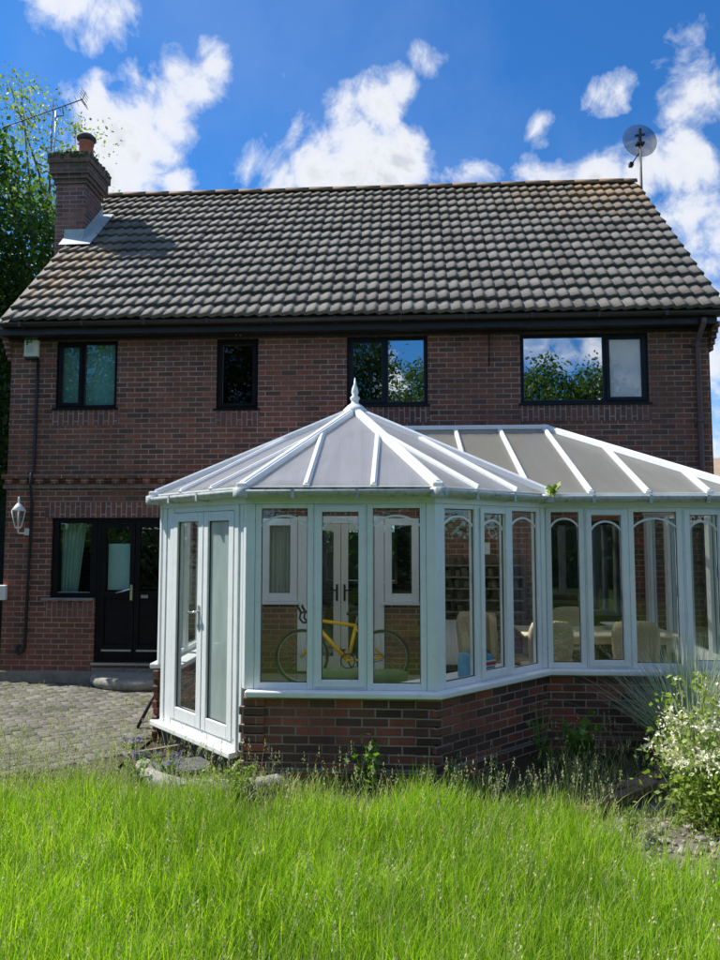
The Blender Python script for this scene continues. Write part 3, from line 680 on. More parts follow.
# dark sliding door into the dining end
f = HM(); rect_frame(f,1.902,3.048,.182,2.258,.06,HY-.01,HY+.07); f.box(2.45,2.51,HY-.008,HY+.069,.242,2.198); d = f.build('sliding_door', M['dark'], house, .004)
for a,c in ((1.962,2.45),(2.51,2.988)):
    g_ = HM(); g_.box(a,c,HY+.02,HY+.026,.242,2.198); g_.build('pane', M['glass_h'], d)
# rear windows seen through the house
for (a,c,z0,z1) in ((-1.75,-.1,1.0,2.35),(2.0,3.2,1.0,2.3),(-4.4,-3.4,1.0,2.2)):
    f = HM(); rect_frame(f,a+.002,c-.002,z0+.002,z1-.002,.06,HB-.15,HB-.08); f.box((a+c)/2-.03,(a+c)/2+.03,HB-.149,HB-.081,z0+.06,z1-.06); wn = f.build('window', M['upvc'], house)
    g_ = HM(); g_.box(a+.06,c-.06,HB-.12,HB-.114,z0+.06,z1-.06); g_.build('pane', M['glass'], wn)

# ------------------------------------------------------------------ things fixed to the house
t = thing('alarm_box', 'cream alarm box with green letter P high on the left brickwork', 'alarm box', (-5.39,HY,4.66))
MB().box(-.105,.105,-.07,-.002,0,.29).build('cover', m_plain('cream plastic', (.66,.66,.50), .4, .05, 8, dirt=((.4,.4,.28),.4)), t, .012)
lt = MB(); lt.box(-.065,-.045,-.0745,-.071,.165,.26); lt.tube([(-.045,-.0725,.25),(-.005,-.0725,.25),(.012,-.0725,.232),(.005,-.0725,.212),(-.045,-.0725,.207)],.008,6)
lt.build('lettering', m_plain('dark green ink', (.02,.07,.04), .5, .1, 8), t)
ln = MB()
for k,z in enumerate((.14,.115,.09,.065)): ln.box(-.065,.05-.015*(k%2),-.0735,-.071,z,z+.008)
ln.build('printed_lines', m_plain('grey ink', (.36,.38,.30), .6, .1, 8), t)
MB().box(-.095,.095,-.06,-.002,-.035,-.001).build('base', M['black'], t, .006)
t = MB().tube([(-5.30,HY-.02,4.62),(-5.30,HY-.022,4.0),(-5.305,HY-.022,3.0),(-5.305,HY-.09,2.95),(-5.31,HY-.085,2.78),(-5.315,HY-.022,2.5),(-5.33,HY-.022,1.5),(-5.345,HY-.022,.75),(-5.35,HY-.025,.50),(-5.37,HY-.03,.41),(-5.42,HY-.035,.38),(-5.46,HY-.035,.42),(-5.45,HY-.035,.49),(-5.41,HY-.03,.50)],.020,8).build('cable', M['cable'])
tag(t, 'thick black cable dropping down left wall and curling at its end', 'cable')
t = MB().tube([(1.245,HY-.008,4.90),(1.25,HY-.008,4.7),(1.242,HY-.008,4.44)],.006,6).build('cable', M['cable']); tag(t, 'short thin wire hanging below eaves left of widest window', 'cable')
t = thing('wall_lantern', 'white six sided carriage lantern on left brickwork', 'wall lamp', (-5.43,HY,2.06))
MB().box(.02,.10,-.03,-.002,0,.10).tube([(.06,-.03,.05),(.06,-.10,.03),(-.01,-.13,.03),(-.02,-.13,.09)],.012,8).build('bracket', M['white'], t, .004)
lb = MB(); lc = (-.02,-.13,.09)
lb.lathe([(.03,0),(.05,.02),(.05,.03)],6,lc); lb.lathe([(.10,.255),(.105,.27),(.055,.33),(.03,.36),(.012,.37),(.02,.40),(.006,.46)],6,lc)
for k in range(6):
    a = 2*PI*k/6; lb.tube([(lc[0]+.05*math.cos(a),lc[1]+.05*math.sin(a),lc[2]+.03),(lc[0]+.10*math.cos(a),lc[1]+.10*math.sin(a),lc[2]+.26)],.007,6)
lb.build('lantern_cage', M['white'], t)
MB().lathe([(.045,.032),(.093,.253)],6,lc).build('glass_shade', M['glass'], t)
t = MB().box(-.065,.065,-.07,-.002,0,.21).build('outdoor_socket', M['white'], None, .012, (-5.70,HY,1.14)); tag(t, 'white weatherproof socket box low on the left house corner', 'socket')
t = MB().box(-.06,.06,-.025,-.002,0,.06).box(-.04,-.02,-.06,-.026,.0,.05).box(.02,.04,-.06,-.026,0,.05).build('wall_vent', M['metal'], None, .003, (-2.33,HY+.0,4.905-.01+.0)); t.location.z = 4.915; t.location.y = HY-.03
tag(t, 'small grey twin fitting under the eaves above narrow window', 'vent')
# satellite dish
t = thing('satellite_dish', 'grey perforated satellite dish on tall pole at right gable', 'satellite dish', (4.41,13.0,7.6))
MB().tube([(0,0,0),(0,0,1.72)],.024,8).build('pole', M['wood_l'], t)
MB().bar((0,0,.35),(-.16,0,.35),.04,.04).bar((0,0,.75),(-.16,0,.75),.04,.04).build('pole_bracket', M['metal'], t)
b = MB(Matrix.Translation((.03,.10,1.76)) @ Matrix.Rotation(R(-14),4,'X'))
rings = []
for k in range(9):
    r_ = .31*k/8
    rings.append(b.add([(r_*math.cos(2*PI*j/40)*1.0, -.10*(1-(k/8)**2)+.0, r_*1.22*math.sin(2*PI*j/40)) for j in range(40)]))
for a, c in zip(rings, rings[1:]):
    for j in range(40): b.face((a+j,a+(j+1)%40,c+(j+1)%40,c+j),None,True)
b.build('reflector', M['dish'], t, solid=.004)
MB().box(-.07,.07,-.05,.06,1.62,1.66).box(-.02,.02,-.04,.03,1.60,1.92).bar((-.09,0,1.80),(.09,0,1.82),.03,.03).tube([(0,.05,1.5),(.0,.5,1.52)],.012,6).box(-.035,.035,.48,.58,1.49,1.56).build('dish_mount', M['black'], t)
# tv aerial on the stack
t = thing('tv_aerial', 'long yagi television aerial on a thin mast above the chimney', 'aerial', (-5.93,11.585,8.25))
MB().tube([(0,0,0),(0,0,1.12)],.010,8).build('mast', M['metal'], t)
b = MB(); p0, p1 = Vector((-.86,-.1,.80)), Vector((.42,.1,1.38)); b.tube([p0,p1],.009,6)
for k in range(13):
    p = p0.lerp(p1, k/13); d_ = Vector((.12,-.9,.1)).normalized()*(.07+.005*k); b.tube([p-d_,p+d_],.0035,5)
b.tube([p0.lerp(p1,.74),Vector((.12,.03,1.05)),Vector((0,0,1.02))],.01,6)
for s in (-1,1):
    b.tube([p1,p1+Vector((.05,0,s*.13))],.005,5)
    for q in range(3): b.tube([p1+Vector((.013*(q+1),-.14,s*(.03+.04*q))),p1+Vector((.013*(q+1),.14,s*(.03+.04*q)))],.005,5)
b.build('antenna', M['slate'], t)

# ------------------------------------------------------------------ conservatory
A,B_,C_,D_,E_ = (-2.46,7.38),(-1.33,6.25),(.27,6.25),(1.40,7.38),(3.35,7.38)
AL,EL = (-2.46,10.08),(3.35,10.08)
con = thing('conservatory', 'white framed conservatory with octagonal front and glazed lean-to on brick dwarf walls', 'conservatory', (0,8,0))
CT = Matrix.Translation((0,-8,0))
def CM(T=None): return MB(CT @ T if T is not None else CT)
def frame_of(P, Q):                                     # s along P->Q, -y outward, z up
    d = Vector((Q[0]-P[0],Q[1]-P[1],0)); L = d.length; d.normalize(); inw = Vector((-d.y,d.x,0))
    T = Matrix(((d.x,inw.x,0,P[0]),(d.y,inw.y,0,P[1]),(0,0,1,0),(0,0,0,1))); return T, L
def offset_line(pts, off):                              # outward = right-hand side of walking direction
    out = []
    for i, p in enumerate(pts):
        def nn(a, c): d = Vector((c[0]-a[0],c[1]-a[1])).normalized(); return Vector((d.y,-d.x))
        if i == 0: n = nn(pts[0],pts[1]); out.append((p[0]+n.x*off,p[1]+n.y*off)); continue
        if i == len(pts)-1: n = nn(pts[-2],pts[-1]); out.append((p[0]+n.x*off,p[1]+n.y*off)); continue
        n1_, n2_ = nn(pts[i-1],p), nn(p,pts[i+1]); m = (n1_+n2_).normalized(); k = off/m.dot(n1_); out.append((p[0]+m.x*k,p[1]+m.y*k))
    return out
def band(mb, pts, o_out, o_in, z0, z1):
    a = offset_line(pts, o_out); c = offset_line(pts, o_in)
    mb.prism(a+c[::-1], z0, z1); return mb
dw = CM(); band(dw,[AL,A],.06,-.20,-.1,.69); band(dw,[B_,C_,D_,E_,EL],.06,-.20,-.1,.69)
# toothed brick corners where the facets meet
for P, Q0, Q1 in ((B_,None,C_),(C_,B_,D_),(D_,C_,E_),(A,AL,None)):
    for k in range(10):
        q = Q1 if (k % 2 == 0 and Q1) or not Q0 else Q0
        T, L = frame_of(P, q) if q is Q1 else frame_of(q, P)
        dw.T = CT @ T
        z = k*.075-.06
        if z+.065 > .69: continue
        pr = .075 if P is not D_ else .066
        if q is Q1: dw.box(-.055 if k%2==0 else -.02,.16,-pr,-.03,z,z+.065)
        else: dw.box(L-.16,L+(.055 if k%2 else .02),-pr,-.03,z,z+.065)
dw.build('dwarf_wall', M['brick_c'], con)
b = CM(); band(b,[B_,C_,D_,E_,EL],.0635,.05,.085,.105); b.build('damp_course', M['cement'], con)
b = CM(); band(b,[AL,A],.13,-.22,.692,.745); band(b,[B_,C_,D_,E_,EL],.13,-.22,.692,.745); b.build('sill', M['sill'], con, .012)
# inner window boards and floor
b = CM(); band(b,[C_,D_],-.22,-.50,.692,.725); b.build('window_board', M['upvc'], con)
b = CM(); b.prism([(-2.45,7.4),(-1.33,6.27),(.27,6.27),(1.39,7.4),(3.33,7.4),(3.33,10.06),(-2.45,10.06)],.0,.15); b.build('floor', M['floor_in'], con)
Z0, Z1 = .746, 2.33
def light(T, s0, s1, kind, arch=True, z0=Z0, z1=Z1):
    bw = .052 if kind == 'fixed' else .045
    f = CM(T); rect_frame(f, s0+.001, s1-.001, z0, z1, bw, -.035, .035, .055, .04)
    wn = f.build('window', M['upvc'], con, .004)
    a, c, u0, u1 = s0+bw, s1-bw, z0+.055, z1-.04
    if kind == 'sash':
        s_ = CM(T); rect_frame(s_, a-.028, c+.028, u0-.028, u1+.02, .052, -.052, -.0355); rect_frame(s_, a+.001, c-.001, u0+.001, u1-.001, .026, -.035, .03)
        s_.build('sash', M['upvc'], wn, .004); a += .026; c -= .026; u0 += .026; u1 -= .030
    g_ = CM(T); g_.box(a, c, -.004, .004, u0, u1); g_.build('pane', M['glass'], wn)
    k_ = CM(T); rect_frame(k_, a+.0005, c-.0005, u0+.0005, u1-.0005, .006, -.012, -.0045); k_.build('gasket', M['black'], wn)
    if arch:
        n = 12; zs, zp = u1-.115, u1-.03
        zs, zp = u1-.15, u1-.065
        h_ = zp-zs; hw = (c-a)/2; rad = (hw*hw+h_*h_)/(2*h_)
        pt = []
        for q in range(n+1):
            x_ = -hw+2*hw*q/n; pt.append((a+hw+x_, zp-rad+math.sqrt(rad*rad-x_*x_)))
        ab = CM(T)
        for p, q in zip(pt, pt[1:]): ab.bar((p[0],-.010,p[1]),(q[0],-.010,q[1]),.010,.019,(0,0,1))
        ab.build('arch_bar', M['upvc'], wn)
    return wn
def post(T, s0, s1, z0=Z0, z1=Z1, d0=-.045, d1=.05, nm='post'):
    f = CM(T); f.box(s0, s1, d0, d1, z0, z1); return f.build(nm, M['upvc'], con, .006)
TF, LF = frame_of(B_, C_); TR, LR = frame_of(C_, D_); TL, LL = frame_of(D_, E_); TD, LD = frame_of(A, B_); TE, LE = frame_of(E_, EL); TA, LA = frame_of(AL, A)
for T in (TF, TR):
    light(T,.06,.57,'fixed'); light(T,.57,1.03,'sash'); light(T,1.03,1.54,'fixed')
    post(T,.012,.059); post(T,1.541,1.588)
def corner_post(P, r=.05):
    b = CM(); b.prism([(P[0]+r*math.cos(R(22.5+45*k)),P[1]+r*math.sin(R(22.5+45*k))) for k in range(8)],Z0,Z1); b.build('post', M['upvc'], con, .005)
for P in (A,B_,C_,E_): corner_post(P)
corner_post(D_, .05)
for s0,s1,k in ((.045,.425,'fixed'),(.425,.86,'sash'),(.86,1.385,'fixed'),(1.385,1.80,'sash')): light(TL,s0,s1,k)
post(TL,1.801,1.90)
for q in range(4):
    light(TE,.07+q*.62,.07+(q+1)*.62,'sash' if q == 2 else 'fixed')
    light(TA,.10+q*.62,.10+(q+1)*.62,'sash' if q == 1 else 'fixed')
post(TE,2.552,2.69); post(TA,.0,.098)
# the pair of doors in the left facet
DZ = .20
f = CM(TD); f.box(.06,.13,-.045,.045,DZ,Z1); f.box(.131,.20,-.035,.04,DZ,Z1); f.box(.201,.285,-.045,.045,DZ,Z1); f.box(1.425,1.49,-.045,.045,DZ,Z1); f.box(1.491,1.545,-.03,.04,DZ,Z1)
f.box(.286,1.424,-.04,.045,DZ,DZ+.06); f.box(.286,1.424,-.04,.045,Z1-.05,Z1); f.build('door_frame', M['upvc_old'], con, .005)
for k,(a,c) in enumerate(((.29,.872),(.888,1.42))):
    f = CM(TD); rect_frame(f,a,c,DZ+.065,Z1-.055,.085,-.05,.02,.12,.085); d = f.build('door', M['upvc_old'], con, .006); tag(d, ('left','right')[k]+' leaf of the white conservatory doors')
    g_ = CM(TD); g_.box(a+.085,c-.085,-.02,-.012,DZ+.185,Z1-.14); g_.build('pane', M['glass' if k == 0 else 'film'], d)
    g_ = CM(TD); rect_frame(g_,a+.086,c-.086,DZ+.186,Z1-.141,.007,-.03,-.0205); g_.build('gasket', M['black'], d)
    if k == 0:
        g_ = CM(TD); g_.box(c-.055,c-.028,-.058,-.0505,1.17,1.40); g_.tube([(c-.042,-.058,1.34),(c-.042,-.10,1.34),(c-.05,-.105,1.335),(c-.16,-.105,1.33)],.010,8); g_.build('handle', M['chrome'], d)
b = CM(TD); b.box(.872,.888,-.056,-.02,DZ+.065,Z1-.055); b.build('astragal', M['upvc'], con, .003)
b = CM(TD); b.box(-.02,1.50,-.115,.06,DZ-.055,DZ-.002); b.build('door_sill', M['sill'], con, .01)
b = CM(TD); b.box(.05,1.55,-.02,.10,-.1,DZ-.056); b.build('door_gap_shade', M['slate'], con)  # dark block stands in for the shaded gap under the door sill
# eaves beam
b = CM(); band(b,[AL,A,B_,C_,D_,E_,EL],.05,-.06,Z1+.001,Z1+.075); b.build('eaves_beam', M['upvc_old'], con, .004)
# gutter round the outside
path = offset_line([AL,A,B_,C_,D_,E_,EL],.115)
gb = CM(); n = 9
def gut(mb, pts, r, z):
    outw = []
    a1 = offset_line(pts,.0); 
    rings = []
    for j in range(n):
        ang = PI+PI*j/(n-1); rings.append((r*math.cos(ang), r*math.sin(ang)*1.15))
    lines = [offset_line(pts, o) for o, _ in rings]
    pr = [[(lines[j][i][0],lines[j][i][1],z+rings[j][1]) for j in range(n)] for i in range(len(pts))]
    mb.strip([[tuple(Vector(q)-Vector(p[0])) for q in p] for p in pr],[p[0] for p in pr])
gut(gb, path, .052, 2.445); gt = gb.build('gutter', M['gutter_w'], con, solid=.006)
for P in (1,2,3,4,5):
    b = CM(); b.lathe([(.070,0),(.075,.02),(.075,.085),(.06,.09)],10,(path[P][0],path[P][1],2.375)); b.build('gutter_joint', M['gutter_w'], gt)
for i in range(1,6):
    p, q = Vector(path[i-1]), Vector(path[i])
    for s in np.arange(.45,(q-p).length-.2,.55):
        c = p.lerp(q, s/(q-p).length); d_ = (q-p).normalized(); b = CM(); b.bar((c.x-d_.x*.015,c.y-d_.y*.015,2.412),(c.x+d_.x*.015,c.y+d_.y*.015,2.412),.118,.078); b.build('gutter_bracket', M['gutter_w'], gt)
# roof planes
EZ2 = 2.455; ap = 1.931+.10; CX, CY, AZ = -.53, 8.18, 3.47; t1 = (AZ-EZ2)/ap
def oct_dir(k): a = R(-90+45*k); return Vector((math.cos(a),math.sin(a)))
def octz(k): 
    d = oct_dir(k); return lambda x, y: EZ2+(ap-((x-CX)*d.x+(y-CY)*d.y))*t1
LY0, LY1, LZ1 = 7.27, 9.58, 3.455; tl = (LZ1-EZ2)/(LY1-LY0)
def leanz(x, y): return EZ2+(y-LY0)*tl
HXE, HXR = 3.47, 1.89; te = (LZ1-EZ2)/(HXE-HXR)
def endz(x, y): return EZ2+(HXE-x)*te
def clip(poly, f):
    out = []
    for i in range(len(poly)):
        p, q = poly[i-1], poly[i]; a, c = f(*p), f(*q)
        if (a >= 0) != (c >= 0): t_ = a/(a-c); out.append((p[0]+(q[0]-p[0])*t_, p[1]+(q[1]-p[1])*t_))
        if c >= 0: out.append(q)
    return out
def panel(poly, zf, mat=None, d=None, e0=None):
    d = d or Vector((0,-1)); e0 = e0 or Vector((1.53,LY0)); tg = Vector((-d.y,d.x))
    def uvf(c): q = Vector((c.x,c.y+8))-e0; return (q.dot(tg), -q.dot(d)*1.1)
    poly = [p for i, p in enumerate(poly) if (Vector(p)-Vector(poly[i-1])).length > .01]
    if len(poly) < 3: return
    b = CM(); lo = [(x,y,zf(x,y)-.012) for x,y in poly]; hi = [(x,y,zf(x,y)+.012) for x,y in poly]
    i = b.add(lo+hi); n = len(poly); b.face([i+k for k in range(n-1,-1,-1)],uvf); b.face([i+n+k for k in range(n)],uvf)
    for k in range(n): b.face((i+k,i+(k+1)%n,i+n+(k+1)%n,i+n+k),uvf)
    b.build('roof_panel', mat or M['poly'], con)
def rbar(p, q, w_=.055, h_=.05, nm='glazing_bar', mat=None):
    b = CM(); p = Vector(p)+Vector((0,0,.018)); q = Vector(q)+Vector((0,0,.018))
    b.bar(p,q,w_,h_); b.bar(p+Vector((0,0,h_*.5+.007)),q+Vector((0,0,h_*.5+.007)),w_*.55,.016)
    return b.build(nm, mat or M['upvc'], con, .006)
cR = ap/math.cos(PI/8)
def ocorner(k): a = R(-90+45*k-22.5); return (CX+cR*math.cos(a), CY+cR*math.sin(a))    # start corner of facet k
side = 2*ap*math.tan(PI/8)
for k in (-3,-2,-1,0,1,2):
    d = oct_dir(k); tn = Vector((-d.y,d.x)); zf = octz(k)
    p0, p1 = ocorner(k), ocorner(k+1)
    cuts = [-1,-.345,.345,1]
    for a, c in zip(cuts, cuts[1:]):
        poly = [p0, p1, (CX,CY)]
        poly = clip(poly, lambda x,y: ((x-CX)*tn.x+(y-CY)*tn.y)-a*side/2+ (0 if a > -1 else .01))
        poly = clip(poly, lambda x,y: c*side/2-((x-CX)*tn.x+(y-CY)*tn.y)+(0 if c < 1 else .01)) if poly else []
        if poly: poly = clip(poly, lambda x,y: 10.06-y)
        if poly and k == 2: poly = clip(poly, lambda x,y: zf(x,y)-leanz(x,y))
        if poly: panel(poly, zf, None, d, Vector((CX,CY))+d*ap)
    if k < 2:
        for s_ in (-.345,.345):
            off = s_*side/2; inner = abs(off)/math.tan(PI/8)
            q0 = Vector((CX,CY))+d*ap+tn*off; q1 = Vector((CX,CY))+d*inner+tn*off
            rbar((q0.x,q0.y,EZ2),(q1.x,q1.y,zf(q1.x,q1.y)),.052,.045)
for k in (-2,-1,0,1,2):
    c = ocorner(k); rbar((c[0],c[1],EZ2+.01),(CX,CY,AZ+.01),.085,.06,'hip_bar')
    b = CM(); b.box(c[0]-.05,c[0]+.05,c[1]-.05,c[1]+.05,EZ2-.02,EZ2+.055); b.build('hip_end_cap', M['upvc_old'], con, .015)
# eaves trim strips under the panels
b = CM(); band(b,[ocorner(-2+0),ocorner(-1),ocorner(0),ocorner(1),ocorner(2)],.0,-.03,EZ2-.035,EZ2+.022); b.build('eaves_trim', M['upvc_old'], con, .003); b = CM(); b.bar((1.53,LY0+.01,EZ2-.005),(HXE,LY0+.01,EZ2-.005),.03,.05); b.build('eaves_trim', M['upvc_old'], con, .003)
# finial
b = CM(); b.lathe([(.13,-.06),(.14,-.01),(.09,.04),(.045,.07),(.04,.10),(.055,.12),(.055,.14),(.03,.165),(.042,.20),(.034,.25),(.016,.29),(.005,.37)],14,(CX,CY,AZ+.03)); b.build('finial', M['upvc_old'], con)
# lean-to: bars and panels
xs_b = [-.53,.15,.72,1.30,1.885,2.44,3.03,HXE]
for a, c in zip(xs_b, xs_b[1:]):
    poly = [(a,LY0),(c,LY0),(c,LY1),(a,LY1)]
    poly = clip(poly, lambda x,y: leanz(x,y)-octz(2)(x,y) if y < 8.9 or True else 0)
    if poly: poly = clip(poly, lambda x,y: endz(x,y)-leanz(x,y))
    if poly: panel(poly, leanz, M['poly_l'])
for a in xs_b[1:-1]:
    y0 = LY0
    if a < 1.53: y0 = LY0+(octz(2)(a,0)-EZ2)/tl
    y1 = LY1 if a <= HXR else LY0+(HXE-a)*te/tl
    if y1-y0 > .1: rbar((a,y0,leanz(a,y0)),(a,y1,leanz(a,y1)))
ye = [LY0,8.0,8.7,LY1,10.05]
for a, c in zip(ye, ye[1:]):
    poly = [(HXR,a),(HXE,a),(HXE,c),(HXR,c)]; poly = clip(poly, lambda x,y: leanz(x,min(y,LY1+5))-endz(x,y)) 
    if poly: panel(poly, endz, M['poly_l'], Vector((1,0)), Vector((HXE,LY0)))
for a in (8.0,8.7,LY1): 
    x1 = HXE-(a-LY0)*tl/te; rbar((HXE,a,EZ2),(x1,a,endz(x1,a)))
rbar((HXE,LY0,EZ2+.01),(HXR,LY1,LZ1+.01),.085,.06,'hip_bar')
b = CM(); b.box(HXE-.05,HXE+.05,LY0-.05,LY0+.05,EZ2-.02,EZ2+.055); b.build('hip_end_cap', M['upvc_old'], con, .015)
b = CM(); b.bar((-.53,LY1,LZ1+.03),(HXR+.05,LY1,LZ1+.03),.11,.06); b.bar((-.53,LY1,LZ1-.03),(HXR,LY1,LZ1-.03),.06,.06); b.build('ridge_beam', M['upvc'], con, .008)
b = CM(); b.poly([(-.53,LY1+.05,LZ1-.01),(HXR+.2,LY1+.05,LZ1-.01),(HXR+.2,10.09,LZ1-.06),(-.53,10.09,LZ1-.06)]); b.build('box_gutter', M['lead'], con, solid=.01)
b = CM(); b.poly([(-.53,CY,2.5),(-.53,LY1,2.5),(-.53,LY1,LZ1),(-.53,CY,AZ)]); b.build('roof_infill', M['poly'], con, solid=.02)

# ------------------------------------------------------------------ inside the conservatory
FZ = .151
# bicycle, front wheel to the left, leaning back towards the white doors
bk = thing('bicycle', 'yellow framed racing bicycle leaning by the inner french doors', 'bicycle', (0,9.42,FZ)); bk.rotation_euler = (R(-5),0,0)
hubF, hubR, BBk = (-1.30,.34), (-.25,.34), (-.70,.29)
headT, headB, seatT = (-1.08,.84), (-1.12,.70), (-.60,.74)
def P3(p, y=0): return (p[0],y,p[1])
b = MB(); b.tube([P3(headT),P3(headB)],.028,10); b.tube([P3((-1.085,.80)),P3((-.595,.735))],.024,10); b.tube([P3((-1.11,.72)),P3(BBk)],.028,10); b.tube([P3(BBk),P3(seatT)],.024,10)
b.tube([P3(BBk,-.04),P3(BBk,.04)],.026,10)
for s in (-1,1): b.tube([P3((-.70,.29),s*.02),P3(hubR,s*.06)],.015,8); b.tube([P3((-.605,.70),s*.02),P3(hubR,s*.06)],.013,8)
b.build('frame', M['yellow'], bk)
b = MB()
for s in (-1,1): b.tube([P3((-1.125,.69),s*.03),P3((-1.18,.55),s*.045),P3((-1.24,.42),s*.05),P3(hubF,s*.05)],.016,8)
b.tube([P3((-1.125,.69),-.035),P3((-1.125,.69),.035)],.018,8); b.build('fork', M['yellow'], bk)
for hb in (hubF, hubR):
    b = MB(); N = 40; b.tube([(hb[0]+.332*math.cos(2*PI*k/N),0,hb[1]+.332*math.sin(2*PI*k/N)) for k in range(N)],.019,8,True); wh = b.build('wheel', M['rubber'], bk)
    b = MB(); b.tube([(hb[0]+.312*math.cos(2*PI*k/N),0,hb[1]+.312*math.sin(2*PI*k/N)) for k in range(N)],.009,6,True); b.build('rim', M['metal'], wh)
    b = MB(); b.tube([P3(hb,-.06),P3(hb,.06)],.018,8)
    for k in range(18): b.tube([(hb[0]+.015*math.cos(2*PI*k/18),(.03 if k%2 else -.03),hb[1]+.015*math.sin(2*PI*k/18)),(hb[0]+.31*math.cos(2*PI*k/18+.3),0,hb[1]+.31*math.sin(2*PI*k/18+.3))],.0018,4)
    b.build('spokes', M['metal'], wh)
b = MB(); b.tube([P3((-1.08,.84)),P3((-1.075,.90)),P3((-1.17,.92))],.014,8); b.tube([P3((-1.17,.92),-.2),P3((-1.17,.92),.2)],.014,8)
for s in (-1,1): b.tube([P3((-1.17,.92),s*.2),P3((-1.25,.92),s*.205),P3((-1.30,.89),s*.21),P3((-1.31,.83),s*.21),P3((-1.27,.78),s*.21),P3((-1.19,.78),s*.21)],.014,8); b.tube([P3((-1.29,.90),s*.21),P3((-1.34,.98),s*.21),P3((-1.33,1.0),s*.21)],.016,8)
b.build('handlebar', M['black'], bk)
b = MB(); b.tube([P3((-.60,.74)),P3((-.575,.88))],.013,8); b.build('seat_post', M['metal'], bk)
b = MB(); b.tube([P3((-.72,.885)),P3((-.62,.90)),P3((-.52,.905)),P3((-.45,.91))],[.018,.028,.058,.05],10); b.build('saddle', M['black'], bk)
b = MB(); N = 24; b.tube([(BBk[0]+.09*math.cos(2*PI*k/N),-.045,BBk[1]+.09*math.sin(2*PI*k/N)) for k in range(N)],.008,6,True); b.tube([P3(BBk,-.06),(-.62,-.06,.16)],.012,8); b.tube([P3(BBk,.06),(-.78,.06,.42)],.012,8); b.box(-.66,-.58,-.12,-.06,.145,.165); b.box(-.82,-.74,.06,.12,.41,.43)
b.tube([(-.70,-.045,.38),(-.25,-.045,.375)],.005,5); b.tube([(-.70,-.045,.20),(-.25,-.045,.305)],.005,5); b.build('crankset', M['black'], bk)
# rolled garden cushions
def roll(x0, x1, y, r, mat, label, z=FZ, dy=0):
    b = MB(); N = 14
    pts = [(x0+(x1-x0)*k/N, y+dy*k/N, z+r) for k in range(N+1)]
    b.tube(pts, [r*(.7 if k in (0,N) else 1-.10*(k%2)) for k in range(N+1)], 14); o = b.build('rolled_cushion', mat); tag(o, label, 'cushion'); return o
roll(-1.02,.06,8.35,.10,M['greencush'],'long pale green cushion roll lying upper in the heap by the bicycle',FZ+.19)
roll(-1.05,-.05,8.15,.10,M['greencush'],'pale green cushion roll on the floor at front of the heap',FZ)
roll(-.35,.30,8.42,.11,M['greencush2'],'dark green cushion roll behind the heap near the bicycle rear wheel',FZ,-.05)
for k,xk in enumerate((-.13,.06,.24)):
    b = MB(); b.lathe([(.03,0),(.085,.02),(.10,.08),(.09,.14),(.06,.19),(.02,.205)],14); o = b.build('round_pouffe', M['greencush2'], None, 0, (xk,7.75,FZ+.02-.02)); 
    tag(o, ('leftmost','middle','rightmost')[k]+' of three small dark green round pads on the conservatory floor', 'cushion', 'round green pads on the floor')
# radiator, rack and white rectangle on the house wall
t = thing('radiator', 'white panel radiator under the rack on the inner brick wall', 'radiator', (.62,10.0,FZ))
b = MB(); b.box(-.32,.32,-.03,.03,.16,.76)
for k in range(12): b.box(-.30+k*.05,-.275+k*.05,-.042,-.031,.18,.74)
b.build('panel', M['white'], t, .004); MB().tube([(-.28,0,0),(-.28,0,.16)],.01,8).tube([(.28,0,0),(.28,0,.16)],.01,8).build('pipes', M['metal'], t)
t = thing('shelf_rack', 'dark wooden wall rack with pale shelf edges above the radiator', 'rack', (1.05,10.0,1.05))
b = MB(); b.box(-.62,-.58,-.14,.085,-.04,.70); b.box(.58,.62,-.14,.085,-.04,.70); b.box(-.58,.58,.06,.08,-.04,.70)
b.build('carcass', M['wood'], t)
for k in range(5): MB().box(-.58,.58,-.14,.058,-.03+.155*k,-.012+.155*k).build('shelf', M['wood_l'], t)
rb = random.Random(3); k = 0
for sh in range(4):
    x = -.55
    while x < .5:
        w_b = rb.uniform(.03,.09); h_b = rb.uniform(.07,.12)
        if rb.random() < .75: o = MB().box(x,x+w_b,-.1,.03,-.0115+.155*sh,-.0115+.155*sh+h_b).build('storage_item', M['wood'] if rb.random() < .6 else M['brown'], t)
        x += w_b+rb.uniform(.01,.08)
o = MB().box(-.10,.10,-.006,-.001,0,.16).build('white_rectangle', M['white'], None, 0, (1.12,HY,1.80)); tag(o, 'blank white rectangle above the dark rack', 'wall_rectangle')  # plain flat white rectangle on the inner wall
# bag and box on the inner window board of the right facet
o = MB().box(-.045,.045,-.08,.08,0,.22).build('carton', M['blue'], None, .008, (.61,6.94,.726)); o.rotation_euler = (0,0,R(45)); tag(o, 'upright plain blue carton on the window board beside the bag', 'carton')
t = thing('cool_bag', 'blue fabric bag with red and white label on the window board', 'bag', (.80,7.11,.726), R(42))
b = MB(); 
rg = []
for z, w_b, d_b in ((0,.115,.055),(.03,.125,.06),(.11,.12,.055),(.16,.105,.04),(.19,.07,.02)):
    rg.append(b.add([(w_b*math.cos(2*PI*j/20)*(1 if True else 1), d_b*math.sin(2*PI*j/20), z) for j in range(20)]))
for a, c in zip(rg, rg[1:]):
    for j in range(20): b.face((a+j,a+(j+1)%20,c+(j+1)%20,c+j),None,True)
b.face([rg[0]+j for j in range(19,-1,-1)]); b.face([rg[-1]+j for j in range(20)])
b.build('bag_body', M['blue'], t); MB().box(-.075,.075,-.067,-.056,.095,.125).build('red_band', M['red'], t); MB().box(-.075,.075,-.069,-.056,.126,.138).box(-.075,.075,-.070,-.056,.082,.094).build('white_band', M['white'], t)
MB().tube([(-.06,0,.18),(-.05,0,.22),(.0,0,.235),(.05,0,.22),(.06,0,.18)],.007,6).build('handle', M['slate'], t)
